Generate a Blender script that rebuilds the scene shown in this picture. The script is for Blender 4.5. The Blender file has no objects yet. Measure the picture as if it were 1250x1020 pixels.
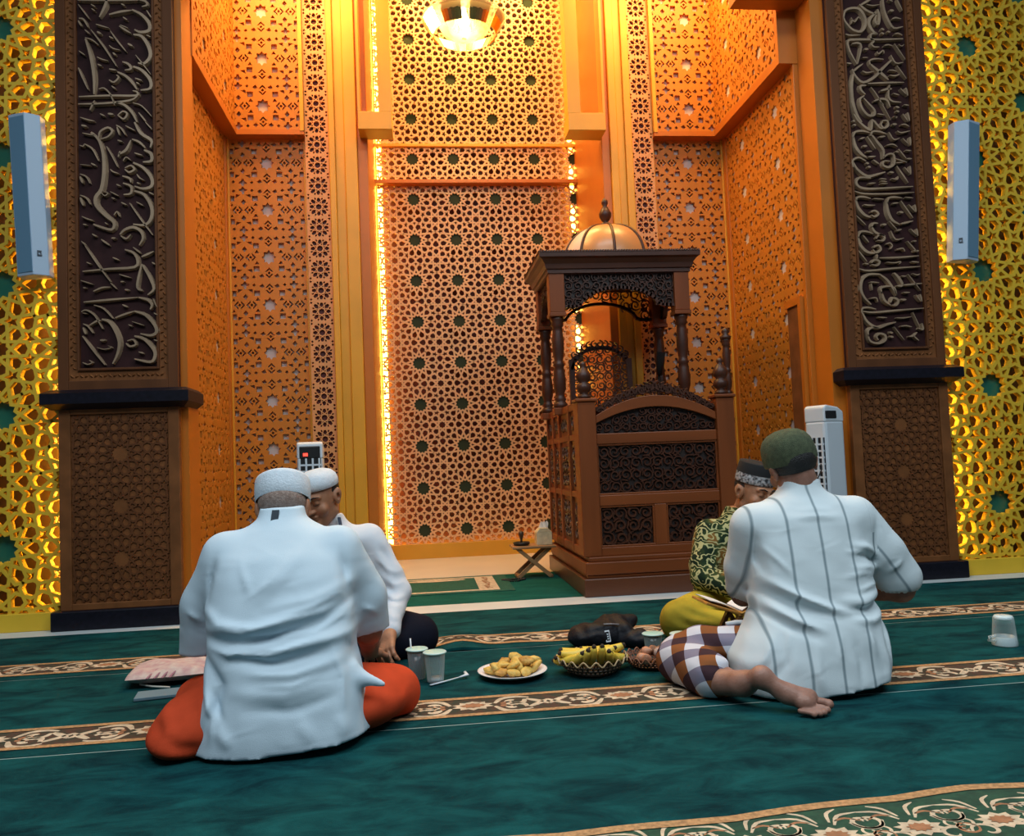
import bpy, math, random
import numpy as np
from mathutils import Vector, Matrix, geometry

# ------------------------------------------------------------------ camera, world, lights, exposure
scene = bpy.context.scene
COL = scene.collection
YAW, PITCH, ROLL = .1106, .0543, -.0404
CAMPOS = Vector((0, -5.045, .87))
_f = Vector((math.sin(YAW)*math.cos(PITCH), math.cos(YAW)*math.cos(PITCH), math.sin(PITCH)))
_r = Vector((math.cos(YAW), -math.sin(YAW), 0)); _u = _r.cross(_f)
_r2 = math.cos(ROLL)*_r + math.sin(ROLL)*_u; _u2 = -math.sin(ROLL)*_r + math.cos(ROLL)*_u
cam = bpy.data.cameras.new('camera'); camo = bpy.data.objects.new('camera', cam); COL.objects.link(camo)
cam.sensor_fit = 'HORIZONTAL'; cam.sensor_width = 36; cam.lens = 28.8; cam.clip_start = .05
camo.matrix_world = Matrix(((_r2.x, _u2.x, -_f.x, CAMPOS.x), (_r2.y, _u2.y, -_f.y, CAMPOS.y), (_r2.z, _u2.z, -_f.z, CAMPOS.z), (0, 0, 0, 1)))
scene.camera = camo
world = bpy.data.worlds.new('world'); scene.world = world; world.use_nodes = True
world.node_tree.nodes['Background'].inputs[0].default_value = (.62, .80, 1, 1)
world.node_tree.nodes['Background'].inputs[1].default_value = .10
def area(name, loc, rot, sx, sy, power, color, spread=180):
    l = bpy.data.lights.new(name, 'AREA'); l.shape = 'RECTANGLE'; l.size = sx; l.size_y = sy
    l.energy = power; l.color = color; l.spread = math.radians(spread)
    o = bpy.data.objects.new(name, l); COL.objects.link(o); o.location = loc; o.rotation_euler = rot
    return o
COOL = (.80, .93, 1.0); WARM = (1, .60, .20)
area('hall_ceiling_lamp', (-1.2, -4.6, 5.0), (0, 0, 0), 2.4, 2.4, 165, COOL)
area('hall_ceiling_lamp', (2.8, -4.4, 5.0), (0, 0, 0), 2.4, 2.4, 150, COOL)
area('hall_ceiling_lamp', (.8, -1.6, 5.2), (0, 0, 0), 3.0, .5, 70, COOL)
area('niche_cove_lamp', (-.9, .95, 5.1), (0, 0, 0), 1.1, .8, 70, WARM)
area('niche_cove_lamp', (2.05, .95, 5.1), (0, 0, 0), 1.1, .8, 70, WARM)
area('alcove_cove_lamp', (.64, 2.2, 5.75), (0, 0, 0), 1.4, .5, 85, (1, .68, .22))
vs = scene.view_settings; vs.view_transform = 'Standard'; vs.look = 'None'; vs.gamma = 1.0; vs.exposure = 0.0
vs.use_curve_mapping = False

# ------------------------------------------------------------------ helpers
rnd = random.Random(7)
def wm(o):
    m = Matrix.Identity(4)
    while o: m = o.matrix_basis @ m; o = o.parent
    return m
def rotz(a): return Matrix.Rotation(a, 4, 'Z')
def setp(o, label=None, cat=None, group=None, kind=None):
    for k, v in (('label', label), ('category', cat), ('group', group), ('kind', kind)):
        if v: o[k] = v
    return o
def empty(name, loc, label=None, cat=None, group=None, rz=0, kind=None):
    o = bpy.data.objects.new(name, None); COL.objects.link(o); o.location = loc; o.rotation_euler = (0, 0, rz)
    o.empty_display_size = .1
    return setp(o, label, cat, group, kind)
def link(name, me, mat, parent=None, local=False, smooth=False, bevel=0):
    o = bpy.data.objects.new(name, me); COL.objects.link(o)
    if mat: me.materials.append(mat)
    if parent:
        o.parent = parent
        if not local: me.transform(wm(parent).inverted())
    if smooth: me.polygons.foreach_set('use_smooth', [True]*len(me.polygons))
    if bevel:
        b = o.modifiers.new('bevel', 'BEVEL'); b.width = bevel; b.segments = 2; b.limit_method = 'ANGLE'; b.angle_limit = .6
    return o
class MB:
    def __init__(s): s.v = []; s.f = []
    def add(s, vs, fs):
        n = len(s.v); s.v += [tuple(p) for p in vs]; s.f += [tuple(i+n for i in f) for f in fs]; return s
    def box(s, x0, x1, y0, y1, z0, z1, M=None):
        p = [(x, y, z) for z in (z0, z1) for y in (y0, y1) for x in (x0, x1)]
        if M: p = [M @ Vector(q) for q in p]
        return s.add(p, [(0, 2, 3, 1), (4, 5, 7, 6), (0, 1, 5, 4), (2, 6, 7, 3), (0, 4, 6, 2), (1, 3, 7, 5)])
    def prism(s, poly, P, d0, d1):
        """poly 2D; P(u,v,d)->3D; d0 front depth, d1 back"""
        n = len(poly); a = [P(u, v, d0) for u, v in poly]; b = [P(u, v, d1) for u, v in poly]
        return s.add(a+b, [tuple(range(n)), tuple(range(2*n-1, n-1, -1))] + [(i, n+i, n+(i+1) % n, (i+1) % n) for i in range(n)])
    def tube(s, pts, rad, n=8, flat=1.0, cap=True):
        pts = [Vector(p) for p in pts]; m = len(pts)
        if not hasattr(rad, '__len__'): rad = [rad]*m
        t0 = (pts[1]-pts[0]).normalized(); ref = Vector((0, 0, 1)) if abs(t0.z) < .9 else Vector((1, 0, 0))
        nv = (ref - t0*ref.dot(t0)).normalized(); vs = []
        for i in range(m):
            t = (pts[min(i+1, m-1)]-pts[max(i-1, 0)])
            t = t.normalized() if t.length > 1e-9 else t0
            nv = (nv - t*nv.dot(t)); nv = nv.normalized() if nv.length > 1e-6 else t.orthogonal().normalized()
            b = t.cross(nv)
            for k in range(n):
                a = 2*math.pi*k/n; vs.append(pts[i]+rad[i]*(math.cos(a)*b+math.sin(a)*nv*flat))
        fs = [(i*n+k, i*n+(k+1) % n, (i+1)*n+(k+1) % n, (i+1)*n+k) for i in range(m-1) for k in range(n)]
        if cap: fs += [tuple(range(n-1, -1, -1)), tuple(range((m-1)*n, m*n))]
        return s.add(vs, fs)
    def lathe(s, prof, c, n=16, M=None, cap=True):
        vs = []
        for r, z in prof:
            for k in range(n):
                a = 2*math.pi*k/n; p = Vector((r*math.cos(a), r*math.sin(a), z))
                vs.append((M @ p if M else p)+Vector(c))
        m = len(prof)
        fs = [(i*n+k, i*n+(k+1) % n, (i+1)*n+(k+1) % n, (i+1)*n+k) for i in range(m-1) for k in range(n)]
        if cap: fs += [tuple(range(n-1, -1, -1)), tuple(range((m-1)*n, m*n))]
        return s.add(vs, fs)
    def straps(s, segs, w, P, d0, d1, back=False):
        for i_, (a, b) in enumerate(segs):
            dd = (d1-d0)*.035*((i_*7) % 11)/10; a = np.array(a); b = np.array(b); d = b-a; L = math.hypot(*d)
            if L < 1e-4: continue
            d = d/L; nn = np.array([-d[1], d[0]])*w/2; e = d*w*.35
            q = [a-e-nn, b+e-nn, b+e+nn, a-e+nn]
            vs = [P(u, v, d0+dd) for u, v in q]+[P(u, v, d1) for u, v in q]
            s.add(vs, [(0, 1, 2, 3), (0, 4, 5, 1), (2, 6, 7, 3)] + ([(7, 6, 5, 4)] if back else []))
        return s
    def mesh(s, name):
        me = bpy.data.meshes.new(name); me.from_pydata([tuple(p) for p in s.v], [], s.f); me.update(); return me
    def build(s, name, mat, parent=None, **k): return link(name, s.mesh(name), mat, parent, **k)
def copy_tree(o, parent=None):
    c = o.copy(); COL.objects.link(c); c.parent = parent
    for ch in list(o.children): copy_tree(ch, c)
    return c
def recess(u0, u1, v0, v1): return [(u0, v0), (u1, v0), (u1, v1), (u0, v1)]

# ---- materials
MATS = {}
def mat(name, col, rough=.6, metal=0, var=.0, vscale=8, vstretch=(1, 1, 1), bump=0, bscale=60, bstretch=None, coat=0, spec=None, sheen=0, col2=None, detail=4, emit=0, sss=0, nrough=.5, dist=0):
    m = bpy.data.materials.new(name); MATS[name] = m; m.use_nodes = True
    nt = m.node_tree; b = nt.nodes['Principled BSDF']; L = nt.links.new
    b.inputs['Base Color'].default_value = (*col, 1); b.inputs['Roughness'].default_value = rough; b.inputs['Metallic'].default_value = metal
    if coat: b.inputs['Coat Weight'].default_value = coat; b.inputs['Coat Roughness'].default_value = .25
    if spec is not None: b.inputs['Specular IOR Level'].default_value = spec
    if sheen: b.inputs['Sheen Weight'].default_value = sheen
    if sss: b.inputs['Subsurface Weight'].default_value = sss; b.inputs['Subsurface Radius'].default_value = (.02, .008, .005)
    if emit: b.inputs['Emission Color'].default_value = (*col, 1); b.inputs['Emission Strength'].default_value = emit
    tc = nt.nodes.new('ShaderNodeTexCoord')
    def mapped(st, sc):
        mp = nt.nodes.new('ShaderNodeMapping'); mp.inputs['Scale'].default_value = st; L(tc.outputs['Object'], mp.inputs[0])
        n = nt.nodes.new('ShaderNodeTexNoise'); n.inputs['Scale'].default_value = sc; n.inputs['Detail'].default_value = detail; n.inputs['Roughness'].default_value = nrough; n.inputs['Distortion'].default_value = dist; L(mp.outputs[0], n.inputs[0]); return n
    if var or col2:
        n = mapped(vstretch, vscale); r = nt.nodes.new('ShaderNodeValToRGB')
        c2 = col2 or tuple(min(1, c*(1+var)) for c in col); c1 = col if col2 else tuple(c*(1-var) for c in col)
        r.color_ramp.elements[0].position = .34; r.color_ramp.elements[1].position = .68
        r.color_ramp.elements[0].color = (*c1, 1); r.color_ramp.elements[1].color = (*c2, 1)
        L(n.outputs[0], r.inputs[0]); L(r.outputs[0], b.inputs['Base Color'])
    if bump:
        n = mapped(bstretch or (1, 1, 1), bscale); bp = nt.nodes.new('ShaderNodeBump'); bp.inputs['Strength'].default_value = bump; bp.inputs['Distance'].default_value = .01
        L(n.outputs[0], bp.inputs['Height']); L(bp.outputs[0], b.inputs['Normal'])
    return m
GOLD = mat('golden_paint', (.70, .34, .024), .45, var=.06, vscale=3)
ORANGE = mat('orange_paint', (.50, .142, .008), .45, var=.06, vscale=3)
FRET = mat('fret_paint', (.54, .185, .014), .5, var=.05, vscale=5)
PALEWALL = mat('pale_plaster', (.62, .56, .52), .8)
STRAP = mat('cream_gold_lattice', (.74, .45, .22), .45, var=.05, vscale=4)
YELLOWLAT = mat('yellow_lattice', (.80, .49, .03), .5, var=.06, vscale=4)
MAROON = mat('maroon_backing', (.085, .012, .008), .6)
BROWNBACK = mat('brown_backing', (.13, .065, .016), .6)
STARGREEN = mat('green_glass_inlay', (.035, .050, .022), .6, spec=.2)
STRIPM = mat('strip_lattice_paint', (.66, .30, .11), .5, var=.05, vscale=4)
TEALSTAR = mat('teal_glass_inlay', (.02, .16, .11), .3)
DARKWOOD = mat('dark_carved_wood', (.125, .043, .015), .55, spec=.2, var=.2, vscale=6, vstretch=(1, 1, .15))
PANELDARK = mat('inscription_ground', (.036, .013, .013), .6, spec=.15, var=.2)
LETTER = mat('bronze_lettering', (.38, .255, .16), .35, metal=.2, var=.15, vscale=10)
BORDER = mat('brown_border_wood', (.20, .072, .023), .55, spec=.2, var=.2, vscale=9)
LEDGE = mat('black_granite', (.007, .006, .012), .4, spec=.3, var=.3, vscale=40)
LED = mat('led_strip_glow', (1, .64, .07), .5, emit=24)
MARBLE = mat('cream_marble', (.72, .66, .55), .3, var=.05, vscale=2)
WHITEMARBLE = mat('white_marble_strip', (.66, .70, .70), .35, var=.04, vscale=3)

# ---- islamic star lattice (12-fold rosettes on a square grid, 8-fold ones between)
def lattice_cell(th=66):
    a = .3114; q = .218; h = .115; T = math.radians(th)
    polys = []
    rho = a/math.cos(math.pi/12)
    V = lambda ang: np.array([rho*math.cos(ang), rho*math.sin(ang)])
    D = math.pi/180
    polys.append(([V((15+30*k)*D) for k in range(12)], 2))
    polys.append(([np.array([.5+q*math.cos(45*k*D), .5+q*math.sin(45*k*D)]) for k in range(8)], 2))
    p1 = [V(15*D), np.array([.5, h]), np.array([.5, .5-q]), np.array([.5-q*.7071, .5-q*.7071]), V(45*D)]
    p0 = [V(-15*D), np.array([.5, -h]), np.array([.5, h]), V(15*D)]
    for k in range(4):
        c, s_ = round(math.cos(k*math.pi/2)), round(math.sin(k*math.pi/2)); R = np.array([[c, -s_], [s_, c]])
        polys.append(([R@x for x in p1], 1)); polys.append(([R@(x[::-1]) for x in p1[::-1]], 1)); polys.append(([R@x for x in p0], 1))
    segs = []
    rot = lambda v, t: np.array([v[0]*math.cos(t)-v[1]*math.sin(t), v[0]*math.sin(t)+v[1]*math.cos(t)])
    for pv, j in polys:
        n = len(pv); mid = [(pv[i]+pv[(i+1) % n])/2 for i in range(n)]; e = [(pv[(i+1) % n]-pv[i]) for i in range(n)]
        e = [x/np.linalg.norm(x) for x in e]
        for i in range(n):
            k = (i+j) % n; d1 = rot(e[i], T); d2 = rot(e[k], math.pi-T)
            A = np.array([[d1[0], -d2[0]], [d1[1], -d2[1]]])
            if abs(np.linalg.det(A)) < 1e-6: continue
            t = np.linalg.solve(A, mid[k]-mid[i])
            if t[0] > 0 and t[1] > 0 and t.max() < .6:
                X = mid[i]+t[0]*d1; segs += [(mid[i], X), (mid[k], X)]
    return segs
CELL = lattice_cell()
def clip(a, b, u0, u1, v0, v1):
    d = b-a; t0, t1 = 0., 1.
    for p, q in ((-d[0], a[0]-u0), (d[0], u1-a[0]), (-d[1], a[1]-v0), (d[1], v1-a[1])):
        if abs(p) < 1e-12:
            if q < 0: return None
        else:
            r = q/p
            if p < 0: t0 = max(t0, r)
            else: t1 = min(t1, r)
    return (a+t0*d, a+t1*d) if t1-t0 > 1e-6 else None
def lattice(u0, u1, v0, v1, sp, ou, ov, rot=0):
    """clipped strap segments and rosette centres in the rectangle"""
    c, s_ = math.cos(rot), math.sin(rot); R = np.array([[c, -s_], [s_, c]])
    n = int(max(u1-u0, v1-v0)/sp*1.5)+3; segs = []; stars = []
    um, vm = (u0+u1)/2, (v0+v1)/2
    base = np.round(R.T@np.array([um-ou, vm-ov])/sp)
    for i in range(-n, n+1):
        for j in range(-n, n+1):
            g = base+np.array([i, j]); ctr = R@(g*sp)+np.array([ou, ov])
            if not (u0-sp*1.6 < ctr[0] < u1+sp*1.6 and v0-sp*1.6 < ctr[1] < v1+sp*1.6): continue
            if u0-.05 < ctr[0] < u1+.05 and v0-.05 < ctr[1] < v1+.05: stars.append(ctr)
            for a, b in CELL:
                q = clip(R@((g+a)*sp)+np.array([ou, ov]), R@((g+b)*sp)+np.array([ou, ov]), u0, u1, v0, v1)
                if q: segs.append(q)
    return segs, stars
def star12(r0, r1, n=12, ph=0): return [((r0 if k % 2 else r1)*math.cos(math.pi*k/n+ph), (r0 if k % 2 else r1)*math.sin(math.pi*k/n+ph)) for k in range(2*n)]

# ---- plate with cut holes
def inpoly(p, poly):
    x, y = p; c = False; n = len(poly)
    for i in range(n):
        x1, y1 = poly[i]; x2, y2 = poly[i-1]
        if (y1 > y) != (y2 > y) and x < (x2-x1)*(y-y1)/(y2-y1)+x1: c = not c
    return c
def holeplate(w, h, holes):
    vs = [(-w/2, -h/2), (w/2, -h/2), (w/2, h/2), (-w/2, h/2)]; es = [(0, 1), (1, 2), (2, 3), (3, 0)]
    for H in holes:
        n = len(vs); vs += H; es += [(n+i, n+(i+1) % len(H)) for i in range(len(H))]
    ov, oe, of, *_ = geometry.delaunay_2d_cdt([Vector(p) for p in vs], es, [], 0, 1e-6)
    fs = []
    for f in of:
        c = sum((ov[i] for i in f), Vector((0, 0)))/len(f)
        if not any(inpoly(c, H) for H in holes): fs.append(tuple(f))
    return [tuple(v) for v in ov], fs
def add_plate(mb, plate, holes, P, d0, d1, cu, cv, clipv=None):
    vs, fs = plate
    mb.add([P(u+cu, v+cv, d0) for u, v in vs], fs)
    for H in holes:
        n = len(H); a = [P(u+cu, v+cv, d0) for u, v in H]+[P(u+cu, v+cv, d1) for u, v in H]
        mb.add(a, [(i, (i+1) % n, n+(i+1) % n, n+i) for i in range(n)])
def poly_at(pts, cx, cy): return [(x+cx, y+cy) for x, y in pts]
def chevrons(cx, cy, r, t, horiz):
    """two facing chevrons of a broken diamond"""
    out = []
    for s in (-1, 1):
        g = .22*r
        p = [(g, r-g), (r, 0), (g, -(r-g)), (g, -(r-g)+t*1.4), (r-t*1.4, 0), (g, (r-g)-t*1.4)]
        p = [(s*x, y) for x, y in p]
        if not horiz: p = [(y, x) for x, y in p]
        out.append(poly_at(p, cx, cy))
    out.append(poly_at([(.0, .3*r), (.3*r, 0), (0, -.3*r), (-.3*r, 0)], cx, cy))
    return out
FW, FH = .62, .385
def fret_holes():
    H = [star12(.042, .060, 8)]
    for sx in (-1, 1):
        for dx in (.148, .246): H += chevrons(sx*dx, 0, .045, .0125, True)
        for sy in (-1, 1):
            H.append(poly_at(recess(-.024, .024, -.022, .022), sx*.103, sy*.094))
            H.append(poly_at(recess(-.016, .018, -.022, .022), sx*.287, sy*.094))
            H.append(poly_at([(-.021, 0), (0, .024), (.021, 0), (0, -.024)], sx*.197, sy*.066))
            H.append(poly_at([(-.022, .012), (.018, .018), (.022, -.014)], sx*.157, sy*.112))
            H.append(poly_at([(.022, .012), (-.018, .018), (-.022, -.014)], sx*.240, sy*.112))
            H.append(poly_at([(-.02, -.012), (.02, -.012), (0, .016)], sx*.098, sy*.045))
            H.append(poly_at([(-.022, 0), (.006, .018), (.022, -.006), (0, -.017)], sx*.062, sy*.152))
            H.append(poly_at([(-.016, 0), (.0, .014), (.014, 0), (0, -.014)], sx*.125, sy*.160))
            H.append(poly_at([(-.016, 0), (.0, .014), (.014, 0), (0, -.014)], sx*.275, sy*.155))
            H.append(poly_at([(-.012, -.012), (.012, -.012), (0, .012)], sx*.292, sy*.045))
            # the slit crosses are shared with the next cell: half in each
            H.append([(sx*(.2+x), sy*y) for x, y in ((-.006, .19), (-.014, .174), (-.034, .17), (-.032, .157), (-.013, .15), (-.009, .130), (.009, .130), (.013, .15), (.032, .157), (.034, .17), (.014, .174), (.006, .19))])
    for sy in (-1, 1): H += chevrons(0, sy*.128, .044, .012, False)
    return H
FRETH = fret_holes(); FRETP = holeplate(FW, FH, FRETH)
SW, SH = .19, .172
def strip_holes():
    H = [[(.024*math.cos(k*math.pi/4), .024*math.sin(k*math.pi/4)) for k in range(8)]]
    def petal(r0, r1, wd, a):
        c, s_ = math.cos(a), math.sin(a)
        p = [(r0, 0), ((r0+r1)/2-.002, wd), (r1, wd*.6), (r1+.004, 0), (r1, -wd*.6), ((r0+r1)/2-.002, -wd)]
        return [(x*c-y*s_, x*s_+y*c) for x, y in p]
    for k in range(8):
        r1 = .070 if k % 2 == 0 else .078
        H.append(petal(.034, r1, .0165, k*math.pi/4))
        H.append(petal(.030, .042, .005, (k+.5)*math.pi/4))
        H.append(petal(.060, .078, .0075, (k+.5)*math.pi/4))
    for sx in (-1, 1):
        for sy in (-1, 1): H.append([(sx*(.081+x), sy*(.073+y)) for x, y in ((-.011, 0), (0, .010), (.010, 0), (0, -.011))])
    return H
STRIPH = strip_holes(); STRIPP = holeplate(SW, SH, STRIPH)

# ================================================================== STRUCTURE
TOP = 6.0
def struct(name, mb, m, parent=None, **k):
    o = mb.build(name, m, parent, **k)
    if not parent: o['kind'] = 'structure'
    return o
def PF(Y): return lambda u, v, d: (u, Y+d, v)
def PL(X): return lambda u, v, d: (X-d, u, v)      # wall on the left, faces +X
def PR(X): return lambda u, v, d: (X+d, u, v)      # wall on the right, faces -X
STONE = mat('floor_screed', (.25, .25, .24), .8)
struct('floor', MB().box(-4.6, 6.2, -8, 2.95, -.08, -.012), STONE)
trim1 = struct('trim_1', MB().box(-4.6, 6.2, -.107, .153, -.012, .0), WHITEMARBLE)
struct('floor', MB().box(-.62, 1.9, 1.40, 2.8, -.012, .001), MARBLE)
# wall behind everything
struct('wall_back', MB().box(-4.6, -2.0, .30, .36, 0, TOP).box(3.4, 6.2, .30, .36, 0, TOP), BROWNBACK)
struct('ceiling', MB().box(-2.1, 3.5, .05, 3.0, TOP, TOP+.1), GOLD)

# ---- pillars with carved panels and inscriptions
def oval(mb, P, cu, cv, a, b, ang, d0, d1, n=6):
    c, s_ = math.cos(ang), math.sin(ang)
    ring = [P(cu+a*math.cos(2*math.pi*k/n)*c-b*math.sin(2*math.pi*k/n)*s_, cv+a*math.cos(2*math.pi*k/n)*s_+b*math.sin(2*math.pi*k/n)*c, d1) for k in range(n)]
    mb.add([P(cu, cv, d0)]+ring, [(0, 1+k, 1+(k+1) % n) for k in range(n)])
def stroke_mesh(pts, w, P, d0, d1):
    """calligraphic stroke: bevelled ribbon, thick in the middle and pointed at the ends"""
    pts = [np.array(p) for p in pts]
    # Catmull-Rom
    Q = [2*pts[0]-pts[1]]+pts+[2*pts[-1]-pts[-2]]; S = []
    for i in range(1, len(Q)-2):
        k = 3 if len(pts) > 2 else 4
        for t in np.linspace(0, 1, k, endpoint=False):
            p0, p1, p2, p3 = Q[i-1:i+3]
            S.append(.5*((2*p1)+(-p0+p2)*t+(2*p0-5*p1+4*p2-p3)*t*t+(-p0+3*p1-3*p2+p3)*t**3))
    S.append(pts[-1]); n = len(S); L = []; C = []; Rr = []
    for i in range(n):
        t = S[min(i+1, n-1)]-S[max(i-1, 0)]; t = t/(np.linalg.norm(t)+1e-9); nn = np.array([-t[1], t[0]])
        x = i/(n-1); ww = w*(.28+.72*math.sin(math.pi*min(max(x*.9+.08, 0), 1))**.8)/2
        L.append(S[i]+nn*ww); Rr.append(S[i]-nn*ww); C.append(S[i])
    mb = MB()
    vs = [P(*q, d1) for q in L]+[P(*q, d0) for q in [l*.55+c*.45 for l, c in zip(L, C)]]+[P(*q, d0) for q in [r*.55+c*.45 for r, c in zip(Rr, C)]]+[P(*q, d1) for q in Rr]
    fs = []
    for i in range(n-1):
        for r in range(3): fs.append((r*n+i, r*n+i+1, (r+1)*n+i+1, (r+1)*n+i))
    fs += [(0, n, 2*n, 3*n), (4*n-1, 3*n-1, 2*n-1, n-1)]
    return mb.add(vs, fs)
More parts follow.
